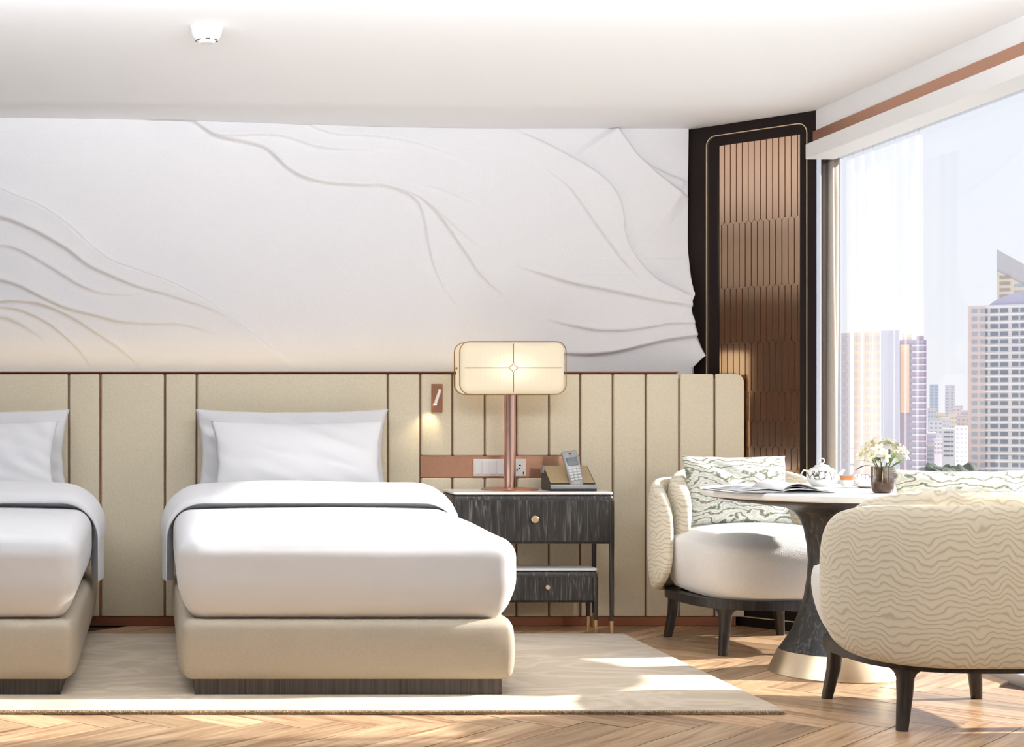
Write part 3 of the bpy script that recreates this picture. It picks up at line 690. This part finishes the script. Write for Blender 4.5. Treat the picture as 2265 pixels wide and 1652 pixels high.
# table lamp
M_WIRE = mat('antique_wire', (.42, .25, .12), .35, .9)
LX, LY, LZ = 1.818, -.150, .722
lp = thing('table_lamp', 'copper table lamp with a glowing rectangular ribbed shade on the nightstand', 'lamp', (LX, LY, LZ))
link('base', lathe([(.0001, 0), (.145, 0), (.145, .006), (.135, .010), (.02, .013), (.0001, .013)], 48), M_COPPER, lp, smooth=40)
link('stem', tube([(0, 0, .01), (0, 0, .50)], .030, 24), mat('rose_copper', (.72, .47, .40), .28, 1), lp, smooth=40)
SW, SHH, SDD, SZ = .535, .262, .165, .625
m, t_, p_ = base('lamp_shade_fabric'); MATS['shade'] = m
c_ = t_.nodes.new('ShaderNodeTexCoord'); s_ = t_.nodes.new('ShaderNodeSeparateXYZ'); t_.links.new(c_.outputs['Object'], s_.inputs[0])
wv = mathn(t_, 'ADD', mathn(t_, 'MULTIPLY', mathn(t_, 'SINE', mathn(t_, 'MULTIPLY', s_.outputs[0], 900)), .06), .94)
rm = ramp(t_, [(.86, (1, .80, .50)), (1, (1, .90, .68))]); t_.links.new(wv, rm.inputs[0])
p_.inputs['Base Color'].default_value = (.40, .34, .26, 1); t_.links.new(rm.outputs[0], p_.inputs['Emission Color']); 
rr2 = mathn(t_, 'ADD', mathn(t_, 'POWER', s_.outputs[0], 2.0), mathn(t_, 'POWER', mathn(t_, 'MULTIPLY', s_.outputs[2], 1.7), 2.0))
hot = mathn(t_, 'POWER', 2.718, mathn(t_, 'MULTIPLY', rr2, -90.0))
t_.links.new(mathn(t_, 'ADD', mathn(t_, 'MULTIPLY', hot, .55), .56), p_.inputs['Emission Strength']); p_.inputs['Roughness'].default_value = .6
sh = link('shade', rboxmesh(SW/2, SDD/2, SHH/2, .045, (8, 4, 4), 6), m, lp, (0, 0, SZ), smooth=180)
for sy_ in (-1, 1):
    y = sy_*(SDD/2+.001)
    link('frame_wire', tube([(p[0], y*.86, p[1]) for p in rrect(SW+.006, SHH+.006, .05, 8)], .0028, 8, True), M_WIRE, sh, smooth=60)
    for sx_ in (-1, 1):
        link('cross_bar', tube([(sx_*.026, y, 0), (sx_*(SW/2-.02), y, 0)], .0022, 8), M_WIRE, sh, smooth=60)
        link('cross_bar', tube([(0, y, sx_*.026), (0, y, sx_*(SHH/2-.008))], .0022, 8), M_WIRE, sh, smooth=60)
    star = []
    for q in range(4):
        a0 = PI/2*q
        for k in range(5):
            tt = k/5; r_ = .027/(1+.9*math.sin(tt*PI)); aa = a0+tt*PI/2; star.append((r_*math.cos(aa), y, r_*math.sin(aa)))
    link('star_ornament', tube(star, .0018, 6, True), M_WIRE, sh, smooth=60)
for sx_ in (-1, 1): link('finial', lathe([(.0001, -.006), (.006, -.003), (.006, .003), (.0001, .006)], 12), M_WIRE, sh, (sx_*(SW/2+.006), 0, 0), (0, PI/2, 0), smooth=60)
# telephone
TX, TY = 2.112, -.185
ph = thing('telephone_dock', 'dark telephone stand with a sloping tan leather top on the nightstand', 'telephone', (TX, TY, .722))
def wedge(w, pts): return prism(pts, w)   # profile in x(depth)-z
prof = [(-.095, 0), (.095, 0), (.095, .114), (.085, .120), (.075, .120), (-.075, .036), (-.095, .030)]
link('body', prism(prof, .235, bev=.003), M_DARKPL, ph, (0, 0, 0), (0, 0, PI/2), smooth=40)
sl_ = math.atan2(.084, .15)
link('leather_pad', boxmesh(.222, .168, .005, .002, 1), M_TAN, ph, (0, 0, .081), (sl_, 0, 0), smooth=35)
box('grey_ledge', -.1175, .1175, -.100, -.074, .012, .034, M_GREYPL, ph, .004, 2)
box('side_rim', -.121, -.112, .04, .097, .085, .124, M_GREYPL, ph, .003, 1)
hs_ = thing('telephone_handset', 'grey cordless telephone handset with keypad and screen standing in the dock', 'telephone', (TX+.022, TY-.075, .722+.02))
hs_.rotation_euler = (-.36, -.14, 0); hs_.scale = (1.65, 1.2, 1.08)
def handfn(v):
    k = (v.z+.088)/.176; return Vector((v.x*(.86+.22*k), v.y-.010*math.sin(k*PI), v.z))
link('body', rboxmesh(.0235, .0115, .090, .0085, (4, 3, 10), 3, handfn), M_GREYPL, hs_, (0, 0, .090), smooth=180)
box('display', -.0165, .0165, -.0235, -.018, .100, .140, M_SCREEN, hs_, .001, 1)
box('earpiece', -.004, .004, -.0165, -.012, .158, .166, M_DARKPL, hs_, .001, 1)
for r_ in range(5):
    for c in range(3):
        box('key', -.0175+.0125*c, -.0075+.0125*c, -.0245 if r_ > 1 else -.0225, -.015, .028+.0135*r_, .037+.0135*r_, mat('key_grey', (.62, .62, .62), .4), hs_, .0012, 1)

# ------------------------------------------------------------------ smoke detector
p0 = at(457, 62, 6.13); ZC = CEIL+.022*(1-sm(-.8, 1.9, p0.x))
sd = thing('smoke_detector', 'round white smoke detector fixed to the ceiling', 'smoke detector', (p0.x, p0.y, ZC))
link('base', lathe([(.0001, -.012), (.064, -.012), (.067, -.006), (.067, 0), (.0001, 0)], 40), M_WHITEPL, sd, smooth=35)
link('body', lathe([(.0001, -.070), (.028, -.070), (.033, -.066), (.036, -.060), (.052, -.050), (.060, -.034), (.063, -.012), (.0001, -.012)], 40), M_WHITEPL, sd, smooth=35)
for k in range(7):
    a = 2*PI*k/7+.3; o = box('vent_slot', -.009, .009, -.001, .001, -.003, .003, M_DARKPL, sd); o.location = (.042*math.cos(a), .042*math.sin(a), -.0575); o.rotation_euler = (.7, 0, a-PI/2)

# ------------------------------------------------------------------ armchairs
def upath(a, yb, yfr, r, n=97):
    """U-shaped centre line: arms at x=+-a from yfr back to yb, corner radius r"""
    P = [(-a, yfr)]
    for k in range(13): t = PI-PI/2*k/12; P.append((-a+r+r*math.cos(t), yb-r+r*math.sin(t)))
    for k in range(13): t = PI/2-PI/2*k/12; P.append((a-r+r*math.cos(t), yb-r+r*math.sin(t)))
    P.append((a, yfr)); P = np.array(P); s = np.concatenate([[0], np.cumsum(np.hypot(*(P[1:]-P[:-1]).T))]); T = s[-1]
    q = np.sin(np.linspace(-PI/2, PI/2, n))*.35+np.linspace(-1, 1, n)*.65
    ss = (q+1)/2*T; X = np.interp(ss, s, P[:, 0]); Y = np.interp(ss, s, P[:, 1])
    dx = np.gradient(X, ss+1e-9); dy = np.gradient(Y, ss+1e-9); L = np.hypot(dx, dy)
    return q, ss-T/2, X, Y, -dy/L, dx/L, T/2
def shell(a, yb, yfr, r, zc, hh, th, m, name, par, ex=3.2, tilt=.0, puff=1.0):
    q, s, X, Y, NX, NY, T = upath(a, yb, yfr, r); K = 40
    def fn(i, j):
        e = max(0, 1-abs(q[i])**ex)**(1/2.6); h = hh*e; t2 = th/2*max(0, 1-abs(q[i])**9)**.5
        ang = 2*PI*j/K; c, d = math.cos(ang), math.sin(ang)
        zz = math.copysign(abs(d)**.75, d)*h; tt = math.copysign(abs(c)**.6, c)*t2
        off = tt+tilt*zz
        return (X[i]+NX[i]*off, Y[i]+NY[i]*off, zc+zz)
    def uv(i, j): v = fn(i, j); return (s[i]+4, v[2])
    return link(name, surf(fn, len(q), K, cv=True, uvfn=uv), m, par, smooth=180)
def supere(n, e): 
    out = []
    for k in range(n):
        t = 2*PI*k/n; c, s = math.cos(t), math.sin(t)
        out.append((math.copysign(abs(c)**(2/e), c), math.copysign(abs(s)**(2/e), s)))
    return out
def armchair(label, loc, rz):
    t = thing('armchair', label, 'armchair', loc, rz, 'curved armchairs at the round table')
    # seat cushion (front is local -y)
    N = 72; se = supere(N, 3.0); hx_, hy_ = .395, .41; cy = -.05
    lv = []
    for k in range(13):
        f = k/12; z = .252+.30*f
        e = max(0, 1-abs(2*f-1)**4.2)**(1/4.2); lv.append((.93+.07*e-.10*(1-e), z))
    rings = [(.0001, .252), (.5, .252), (.80, .252)]+[(s_*(.86+.14*math.sin(PI*min(1, (z-.252)/.22)/2)), z) for s_, z in lv]+[(.80, .562), (.65, .573), (.45, .583), (.25, .588), (.0001, .590)]
    def sfn(i, j): s_, z = rings[j]; return (se[i][0]*hx_*s_, cy+se[i][1]*hy_*s_, z-.018*max(0, -se[i][1]*s_)**2*(z > .5))
    link('seat', surf(sfn, N, len(rings), cu=True), M_BOUCLE, t, smooth=180).data.flip_normals()
    shell(.425, .375, -.045, .33, .515, .285, .095, M_SHELL, 'outer_back', t, 4.6)
    shell(.335, .300, -.03, .27, .620, .225, .105, M_SHELL, 'inner_back', t, 3.0, -.03)
    # wooden frame: ring under seat and shell
    N2 = 64; so_ = supere(N2, 2.9); A = (.372, .385); B = (.315, .33); vs, fs = [], []
    for (ax, ay), z in ((A, .214), (A, .256), (B, .256), (B, .214)):
        for k in range(N2): vs.append((so_[k][0]*ax, -.01+so_[k][1]*ay, z))
    for l in range(4):
        for k in range(N2):
            n_, l2 = (k+1) % N2, (l+1) % 4; fs.append((l*N2+k, l*N2+n_, l2*N2+n_, l2*N2+k))
    link('seat_frame', pyd(vs, fs), M_DARKWOOD, t, smooth=40)
    for sx_ in (-1, 1):
        for sy_ in (-1, 1):
            px_, py_ = sx_*.272, -.01+sy_*.282
            prof = [(.250, .026, 1), (.222, .026, .95), (.212, .026, .6), (.200, .0255, .25), (.182, .025, .06), (.12, .024, 0), (0, .0185, 0)]
            vs, fs = [], []
            for z, r_, fl_ in prof:
                dx = dy = 0
                if fl_ == 0: dx, dy = sx_*.022*(1-z/.14), sy_*.022*(1-z/.14)
                for k in range(16):
                    a = 2*PI*k/16; c, s_ = math.cos(a), math.sin(a); c = math.copysign(abs(c)**.6, c); s_ = math.copysign(abs(s_)**.6, s_)
                    # flare along the ring tangent
                    tx_, ty_ = -sy_*sx_*.7071, .7071
                    d_ = (c*tx_+s_*ty_)*fl_*.035
                    vs.append((px_+dx+c*r_+tx_*d_, py_+dy+s_*r_+ty_*d_, z))
            for l in range(len(prof)-1):
                for k in range(16): n_ = (k+1) % 16; fs.append((l*16+k, (l+1)*16+k, (l+1)*16+n_, l*16+n_))
            fs.append(tuple(range((len(prof)-1)*16, len(prof)*16))[::-1]); fs.append(tuple(range(16)))
            link('leg', pyd(vs, fs), M_DARKWOOD, t, smooth=50)
    return t
armchair('curved beige armchair with white seat facing the camera beside the corner screen', (2.875, -.635, 0), math.radians(5))
armchair('curved beige armchair seen from behind in front of the round table', (2.925, -2.335, 0), math.radians(180))
def cushion(label, loc, rot, w, h, t, seed):
    o = link('cushion', pillowmesh(w, h, t, .06, seed, 36, .004), M_CUSH, None, loc, rot, smooth=180)
    return tag(o, label, 'cushion', 'marbled grey-green cushions')
cushion('marbled grey-green cushion leaning on the armchair that faces the camera', (2.825, -.575, .742), (-.22, 0, .05), .52, .345, .13, 31)
cushion('marbled grey-green cushion peeking over the back of the near armchair', (2.985, -2.395, .735), (.16, 0, PI), .53, .36, .13, 32)

# ------------------------------------------------------------------ round table
TCX, TCY, TZ = 2.92, -1.43, .79
tb = thing('round_table', 'round white marble table on a dark trumpet pedestal with champagne metal foot', 'table', (TCX, TCY, 0))
link('marble_top', lathe([(.0001, TZ-.030), (.535, TZ-.030), (.545, TZ-.024), (.5475, TZ-.012), (.545, TZ-.004), (.538, TZ), (.0001, TZ)], 96), M_MARBLE, tb, smooth=35)
prof = [(.0001, TZ-.030), (.520, TZ-.0305), (.515, TZ-.036), (.42, TZ-.052), (.30, TZ-.066), (.20, TZ-.080), (.165, TZ-.095), (.140, TZ-.125), (.122, TZ-.17), (.109, TZ-.24), (.104, TZ-.31), (.108, TZ-.38), (.120, TZ-.46), (.140, TZ-.53), (.170, TZ-.61), (.200, TZ-.66), (.222, .098), (.0001, .097)]
link('pedestal', lathe(prof, 72), M_DARKOAK, tb, smooth=40)
link('metal_foot', lathe([(.0001, .098), (.223, .098), (.226, .094), (.262, .014), (.268, .004), (.266, 0), (.0001, 0)], 72), M_CHAMP, tb, smooth=35)
# open magazine
mg = thing('magazine', 'open magazine lying on the round marble table', 'magazine', (2.555, -1.62, TZ))
mg.rotation_euler = (0, 0, .10)
def page(name, sgn, w, d, lift, t0, m, edge=False):
    n = 14
    def fn(i, j):
        k = i/(n-1); x = sgn*w*k; z = t0+lift*math.sin(min(1, k*1.25)*PI)**.8*(1-k*.55)+.0006
        return (x, -d/2+d*j, z)
    o = link(name, surf(fn, n, 2), m, mg, smooth=60); md = o.modifiers.new('s', 'SOLIDIFY'); md.thickness = .002; md.offset = -1 if sgn < 0 else 1
    return o
page('page_block', 1, .215, .27, .012, .006, M_PAPER); page('page_block', -1, .215, .27, .004, .004, M_PAPER)
page('lifted_page', 1, .20, .262, .034, .010, M_PAPER); page('lifted_page', 1, .17, .255, .022, .009, M_PRINT); page('lifted_page', -1, .19, .262, .012, .007, M_PRINT)
page('cover', 1, .22, .275, .0, .001, M_PRINT); page('cover', -1, .22, .275, .0, .001, M_PRINT)
# tea set
def chinamat():
    m, t, p = base('black_line_china'); c = t.nodes.new('ShaderNodeTexCoord'); n = t.nodes.new('ShaderNodeTexVoronoi'); n.inputs['Scale'].default_value = 42; n.feature = 'DISTANCE_TO_EDGE'
    mp = t.nodes.new('ShaderNodeMapping'); mp.inputs['Scale'].default_value = (1, 1, .45); t.links.new(c.outputs['Object'], mp.inputs[0]); t.links.new(mp.outputs[0], n.inputs['Vector'])
    s = t.nodes.new('ShaderNodeSeparateXYZ'); t.links.new(c.outputs['Object'], s.inputs[0])
    r = ramp(t, [(.03, (.10, .09, .08)), (.08, (.88, .87, .86))]); t.links.new(n.outputs['Distance'], r.inputs[0])
    mx = t.nodes.new('ShaderNodeMixRGB'); g_ = ramp(t, [(.0, (1, 1, 1)), (.028, (1, 1, 1)), (.034, (0, 0, 0)), (.068, (0, 0, 0)), (.074, (1, 1, 1))]); t.links.new(s.outputs[2], g_.inputs[0])
    t.links.new(g_.outputs[0], mx.inputs[0]); t.links.new(r.outputs[0], mx.inputs[1]); mx.inputs[2].default_value = (.88, .87, .86, 1); t.links.new(mx.outputs[0], p.inputs['Base Color']); p.inputs['Roughness'].default_value = .18
    return m
M_CHINA = chinamat()
tp = thing('teapot', 'round white teapot with black line pattern and ring-topped lid on the table', 'teapot', (2.985, -1.16, TZ))
link('body', lathe([(.0001, 0), (.038, 0), (.042, .004), (.058, .020), (.066, .042), (.062, .064), (.048, .080), (.030, .088), (.0001, .089)], 40), M_CHINA, tp, smooth=60)
lid = link('lid', lathe([(.0001, .087), (.032, .087), (.029, .094), (.010, .099), (.006, .103), (.0001, .104)], 32), M_PORC, tp, (0, 0, 0), smooth=60)
link('ring_knob', tube([(.011*math.cos(a), 0, .114+.011*math.sin(a)) for a in np.linspace(0, 2*PI, 20, endpoint=False)], .0028, 8, True), M_PORC, lid, smooth=60)
link('spout', tube([(.052, 0, .030), (.075, 0, .042), (.088, 0, .062), (.100, 0, .074)], [.014, .011, .008, .006], 12), M_PORC, tp, smooth=60)
link('handle', tube([(-.056, 0, .066), (-.082, 0, .072), (-.094, 0, .052), (-.084, 0, .030), (-.058, 0, .026)], .0042, 8), M_PORC, tp, smooth=60)
def cup(label, x, y, h, r, m, tea=True, plate=None):
    c = thing('tea_cup', label, 'cup', (x, y, TZ+(.0065 if plate else 0)))
    link('bowl', lathe([(.0001, 0), (r*.62, 0), (r*.78, .006), (r*.95, h*.5), (r, h), (r*.93, h), (r*.88, h*.55), (r*.6, .008), (.0001, .008)], 32, False), m, c, smooth=60)
    if tea: link('tea', lathe([(.0001, h*.62), (r*.90, h*.62), (r*.93, h*.94), (.0001, h*.94)], 32), M_TEA, c, smooth=40)
    if tea: link('milk', lathe([(.0001, .009), (r*.66, .009), (r*.86, h*.4), (r*.90, h*.615), (.0001, h*.615)], 32), M_PORC, c, smooth=40)
    link('handle', tube([(r*.93, 0, h*.8), (r*1.45, 0, h*.75), (r*1.5, 0, h*.45), (r*.85, 0, h*.3)], .003, 8), m, c, smooth=60)
    return c
cup('clear glass cup of amber tea next to the teapot', 3.025, -1.32, .058, .031, M_CLEAR)
cup('patterned china cup set on the white saucer', 3.118, -1.27, .05, .034, M_CHINA, False, True)
tag(link('saucer', lathe([(.0001, 0), (.040, 0), (.070, .010), (.0745, .013), (.070, .0135), (.040, .006), (.0001, .006)], 40), M_PORC, None, (3.135, -1.30, TZ), smooth=40), 'white saucer under the patterned cup beside the flower vase', 'saucer')
# vase and flowers
VXX, VYY = 2.985, -1.735
va = thing('vase', 'smoky brown metallic glass vase holding flowers on the marble table', 'vase', (VXX, VYY, TZ))
link('body', lathe([(.0001, 0), (.030, 0), (.038, .006), (.0435, .020), (.045, .05), (.0455, .108), (.0435, .108), (.0425, .05), (.040, .02), (.0001, .010)], 40, False), M_VASE, va, smooth=50)
bq = thing('flower_bouquet', 'loose bunch of white and cream blossoms with green leaves in the vase', 'flowers', (VXX, VYY, TZ+.02))
rr = random.Random(8)
def blossom(r, seed):
    r2 = random.Random(seed); vs, fs = [], []
    for k in range(6):
        a = 2*PI*k/6+r2.uniform(-.15, .15); L = r*r2.uniform(.85, 1.15); w = L*.30; up = r2.uniform(.25, .7)
        i0 = len(vs); st = 5
        for q in range(st):
            f = q/(st-1); ww = w*math.sin(PI*(.12+.80*f))**.8; rad = L*f; z = up*L*f-.35*L*f*f
            for s_ in (-1, 0, 1):
                vs.append((rad*math.cos(a)-s_*ww*math.sin(a), rad*math.sin(a)+s_*ww*math.cos(a), z+(.12*L*f if s_ else 0)))
        for q in range(st-1):
            for s_ in range(2): b0 = i0+q*3+s_; fs.append((b0, b0+1, b0+4, b0+3))
    return pyd(vs, fs)
protos = [blossom(.028, 40+k) for k in range(4)]
mats_b = [M_PETAL, M_PETALW, M_PETALW, M_PETAL]
for p_, m_ in zip(protos, mats_b): p_.materials.append(m_)
for k in range(34):
    a = rr.uniform(0, 2*PI); el = rr.uniform(.15, 1.5); R = rr.uniform(.060, .086)
    d = Vector((math.cos(a)*math.cos(el)*1.15, math.sin(a)*math.cos(el)*.9, math.sin(el)*1.0))
    pos = Vector((.002, 0, .115))+d*R
    bl = link('blossom', protos[k % 4], None, bq, pos, d.to_track_quat('Z', 'Y').to_euler(), smooth=180)
    link('stamen', lathe([(.0001, 0), (.003, .002), (.003, .006), (.0001, .008)], 8), mat('stamen_yellow', (.75, .55, .10), .6), bl)
for k in range(9):
    a = 2*PI*k/9; R = .05
    link('stem', tube([(.010*math.cos(a+2), .010*math.sin(a+2), -.004), (.016*math.cos(a), .016*math.sin(a), .07), (R*math.cos(a), R*.8*math.sin(a), .14)], .0018, 6), M_LEAF, bq, smooth=60)
def leafmesh(L, w):
    vs, fs = [], []
    for q in range(8):
        f = q/7; ww = w*math.sin(PI*(.04+.94*f))**.9
        for s_ in (-1, 0, 1): vs.append((L*f, s_*ww, .25*L*math.sin(f*2.4)*.6+(.12*ww if s_ else -.0)))
    for q in range(7):
        for s_ in range(2): b0 = q*3+s_; fs.append((b0, b0+1, b0+4, b0+3))
    return pyd(vs, fs)
for (az, el, L, w, m_, z0) in ((0, .25, .075, .018, M_LEAF, .085), (.5, .55, .065, .014, M_LEAF, .10), (3.3, -.35, .090, .010, M_DARKLEAF, .095), (2.9, .1, .06, .014, M_DARKLEAF, .10), (4.2, .2, .06, .014, M_DARKLEAF, .11), (5.4, .5, .05, .012, M_LEAF, .12), (1.6, .4, .06, .013, M_LEAF, .11), (4.7, .9, .05, .012, M_DARKLEAF, .12)):
    link('leaf', leafmesh(L, w), m_, bq, (.035*math.cos(az), .035*math.sin(az), z0), (0, -el, az), smooth=180)

# ------------------------------------------------------------------ the city outside
GZ = -30.0
gd = box('city_ground', 60, 1900, 150, 2600, GZ-1, GZ, mat('city_haze_ground', (.50, .48, .47), .9, noise=.15, nscale=.02)); struct(gd)
M_PANE = mat('far_window', (.25, .28, .34), .25); M_PANE2 = mat('far_window_pale', (.45, .48, .54), .25)
winmesh = {}
def tower(label, u0, u1, vtop, D, depth, wall, cols, rows_, wfrac=.6, hfrac=.55, vbot=None, pane=None, slab=None, group=None, yaw=0, name='tower_block'):
    xm = ((u0+u1)/2-VX)*D/FPX; th = math.atan2(xm, D); zt = CZ+(VY-vtop)*D/FPX; y = D-CD
    t = thing(name, label, 'building', (xm, y, GZ), -th+yaw, group); w = (u1-u0)*D*math.cos(th)/FPX; h = zt-GZ
    box('wall', -w/2, w/2, 0, depth, 0, h, wall, t)
    zb = CZ+(VY-(vbot or 1090))*D/FPX-GZ
    fh = (h-zb)/rows_; pane = pane or M_PANE
    us_ = [(i+.5)/cols for i in range(cols)] if isinstance(cols, int) else cols
    cw = w/len(us_)*wfrac
    me = boxmesh(1, .4, 1); me.materials.append(pane)
    for r_ in range(rows_):
        z = h-fh*(r_+.75)
        for f in us_:
            if isinstance(f, tuple): f, ww = f; ww *= w
            else: ww = cw
            o = link('window', me, None, t, (-w/2+f*w, -.05, z)); o.scale = (ww, 1, fh*hfrac)
        if slab:
            box('floor_slab', -w/2-.3, w/2+.3, -.9, .1, z+fh*.40, z+fh*.56, slab, t)
    return t, w, h
MW = mat('tower_white', (.86, .82, .82), .8); MP = mat('tower_pink', (.80, .66, .62), .8); MLAV = mat('tower_lavender', (.62, .57, .68), .8); MPURP = mat('tower_mauve', (.36, .29, .37), .8); MPEACH = mat('tower_peach', (.80, .52, .35), .8); MROOF = mat('roof_lilac', (.56, .54, .66), .7); MSL = mat('slab_white', (.92, .90, .91), .8); MCREAM = mat('tower_cream', (.78, .69, .56), .8); MGREY = mat('tower_grey', (.68, .68, .72), .8)  # the pale wall colours stand in for haze over the city
# tall white residential tower with a curved roof
cols = [(.055, .05), (.125, .055), (.205, .06), (.285, .065), (.375, .05), (.44, .05), (.53, .06), (.62, .05), (.70, .06), (.79, .05), (.88, .06)]
t, w, h = tower('tall white residential tower with a curved lilac roof, edge of the view', 2141, 2420, 672, 600, 30, MW, cols, 24, .5, .5, 1085, None, MSL)
box('corner_bay', -w/2-.4, -w/2+.155*w-1.0, -1.4, 0, 8, h-.4, MP, t)
for r_ in range(24):
    fh = (h-(CZ+(VY-1085)*600/FPX-GZ))/24
    for dx_ in (2.0, 4.9): box('window', -w/2+dx_-.9, -w/2+dx_+.9, -1.7, -1.3, h-fh*(r_+1), h-fh*(r_+.5), M_PANE2, t)
rf = [(-w*.34+i*w*.68/16, h+5.2*math.sin(PI*i/16)**.7) for i in range(17)]
link('curved_roof', prism(rf, 22), MROOF, t, (0, 13, 0))
# tower with a slanted top behind it
D = 900; x0 = (2204-VX)*D/FPX; x1 = (2330-VX)*D/FPX
st = thing('slanted_tower', 'cream tower with a steeply slanted grey roof line rising behind the white tower', 'building', ((x0+x1)/2, D-CD, GZ), -math.atan2((x0+x1)/2, D)); w = (x1-x0)*math.cos(math.atan2((x0+x1)/2, D))
zA = CZ+(VY-548)*D/FPX-GZ; zB = CZ+(VY-622)*D/FPX-GZ; zS = CZ+(VY-596)*D/FPX-GZ
link('wall', prism([(-w/2, 0), (w/2, 0), (w/2, zB-12), (-w/2, zS)], 24), MCREAM, st, (0, 12, 0))
link('slanted_crown', prism([(-w/2, zS), (w/2, zB-12), (w/2, zB), (-w/2, zA)], 22), mat('crown_grey', (.60, .57, .58), .7), st, (0, 12, 0))
for r_ in range(7):
    box('window', -w/2+1.5, -w/2+7, -.4, .1, zS-5-r_*3.7, zS-3.2-r_*3.7, mat('bronze_window', (.45, .38, .32), .4), st)
    box('window', -w/2+9, w/2-2, -.4, .1, zS-10-r_*3.7, zS-8.6-r_*3.7, M_PANE2, st)
# mauve/peach tower and its pale neighbour
t, w, h = tower('mauve and peach high-rise with many balconies beyond the vase', 1990, 2049, 752, 700, 20, MPURP, [(.40, .10), (.60, .18), (.82, .22)], 24, .6, .5, 1090, M_PANE, None)
box('peach_strip', -w/2+.2, -w/2+.36*w, -1.0, .1, h*.48, h-2, MPEACH, t)
box('roof_block', -w/2+1, -w/2+5, 2, 10, h, h+3.0, MCREAM, t); box('roof_block', w/2-4, w/2-1, 2, 10, h, h+2.0, MPURP, t)
for r_ in range(24):
    fh = (h-(CZ+(VY-1090)*700/FPX-GZ))/24
    box('balcony', -w/2+.46*w, w/2+.2, -.8, 0, h-fh*(r_+1), h-fh*(r_+1)+.7, MLAV, t)
t, w, h = tower('plain pale lavender high-rise slab joined beside the mauve tower', 1949, 1989, 731, 690, 24, mat('slab_lavender', (.66, .66, .75), .8), 3, 22, .55, .12, 1090, mat('faint_band', (.70, .69, .78), .6), None)
# towers behind the sheer curtain
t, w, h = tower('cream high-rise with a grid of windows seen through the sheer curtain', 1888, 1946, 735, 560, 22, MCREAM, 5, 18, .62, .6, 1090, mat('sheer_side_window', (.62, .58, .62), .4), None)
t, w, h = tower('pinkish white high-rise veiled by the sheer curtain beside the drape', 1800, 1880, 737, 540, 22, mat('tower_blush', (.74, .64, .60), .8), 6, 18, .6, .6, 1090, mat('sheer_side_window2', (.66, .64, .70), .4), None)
# two small far slabs
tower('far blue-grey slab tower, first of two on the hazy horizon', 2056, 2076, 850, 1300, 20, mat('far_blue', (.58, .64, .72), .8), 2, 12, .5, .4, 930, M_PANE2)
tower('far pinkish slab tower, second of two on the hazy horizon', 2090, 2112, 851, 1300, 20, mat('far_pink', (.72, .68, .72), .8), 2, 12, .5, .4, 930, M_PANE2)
# mid white block and lower houses
tower('white mid-rise block with rows of dark windows above the dark trees', 2084, 2113, 948, 640, 18, mat('block_white', (.93, .92, .92), .8), [(.35, .45), (.75, .2)], 6, .6, .32, 1010, M_PANE)
tower('pale grey mid-rise block attached behind the white block', 2113, 2141, 942, 660, 18, mat('block_grey', (.80, .80, .84), .8), 3, 8, .5, .4, 1022, M_PANE2)
rr = random.Random(4); names = ['pale', 'cream', 'pinkish', 'grey', 'white']; hm = [MGREY, MCREAM, MP, MLAV, MW]
low = [(2052, 2072, 905, 1200), (2070, 2092, 915, 1100), (2108, 2130, 900, 1200), (2126, 2150, 908, 1100), (2055, 2085, 930, 900), (2082, 2100, 925, 1000), (2098, 2118, 918, 1050), (2116, 2146, 922, 950), (2050, 2070, 960, 760), (2066, 2086, 975, 720), (2050, 2066, 990, 660)]
low_lab = ['grey low block under the far blue-grey slab tower', 'cream low block between the two far slab towers', 'pinkish low block under the far pinkish slab tower', 'lavender low block touching the white tower skyline', 'white wide low block near the mauve tower', 'grey narrow low block above the white mid-rise', 'cream low block behind the white mid-rise', 'pinkish wide low block beside the white residential tower', 'lavender low house next to the mauve tower', 'white low house left of the white mid-rise block', 'grey low house just above the dark trees']
for k, (a, b, v, D) in enumerate(low):
    t, w, h = tower(low_lab[k], a, b, v, D, 18, hm[k % 5], 3, 3, .5, .4, v+28, M_PANE2, group='low city blocks', name='low_block')
    box('parapet', -w/2-.2, w/2+.2, -.2, 18, h, h+.8, hm[(k+1) % 5], t)
def crown(r, seed):
    bm = bmesh.new(); bmesh.ops.create_icosphere(bm, subdivisions=3, radius=r); r2 = random.Random(seed)
    cs_ = [(Vector((r2.gauss(0, 1), r2.gauss(0, 1), r2.gauss(0, 1))).normalized(), r2.uniform(.6, 1.3)) for _ in range(22)]
    for v in bm.verts:
        n = v.co.normalized(); k = max(math.exp(-((n-c).length_squared)*9)*a for c, a in cs_); v.co = v.co*(.72+.42*k); v.co.z *= .8
    me = bpy.data.meshes.new('m'); bm.to_mesh(me); bm.free(); return me
cm = [crown(4.2, k) for k in range(3)]
for c in cm: c.materials.append(mat('tree_dark', (.09, .11, .09), .9, noise=.4, nscale=.8))
trk = tube([(0, 0, 0), (0, 0, 9)], [.6, .4], 8); trk.materials.append(mat('bark', (.12, .09, .07), .9))
tu = [(2055, 1030, 520), (2066, 1026, 575), (2078, 1034, 530), (2090, 1030, 590), (2101, 1036, 545), (2113, 1032, 600), (2125, 1030, 555), (2136, 1024, 580), (2061, 1050, 430), (2076, 1054, 455), (2094, 1056, 480), (2111, 1056, 405), (2128, 1052, 500)]
order = ['first', 'second', 'third', 'fourth', 'fifth', 'sixth', 'seventh', 'eighth']
for k, (u, v, D) in enumerate(tu):
    p = at(u, v, D); row, i = ('upper', k) if k < 8 else ('lower', k-8)
    t = thing('city_tree', 'dark city tree in the %s row, %s from the mauve tower' % (row, order[i]), 'tree', (p.x, p.y, GZ), k*.7, 'dark trees in the city')
    hgt = max(4, p.z-GZ-3.2)
    link('crown', cm[k % 3], None, t, (0, 0, hgt), smooth=180); o = link('trunk', trk, None, t); o.scale = (1, 1, hgt/9)
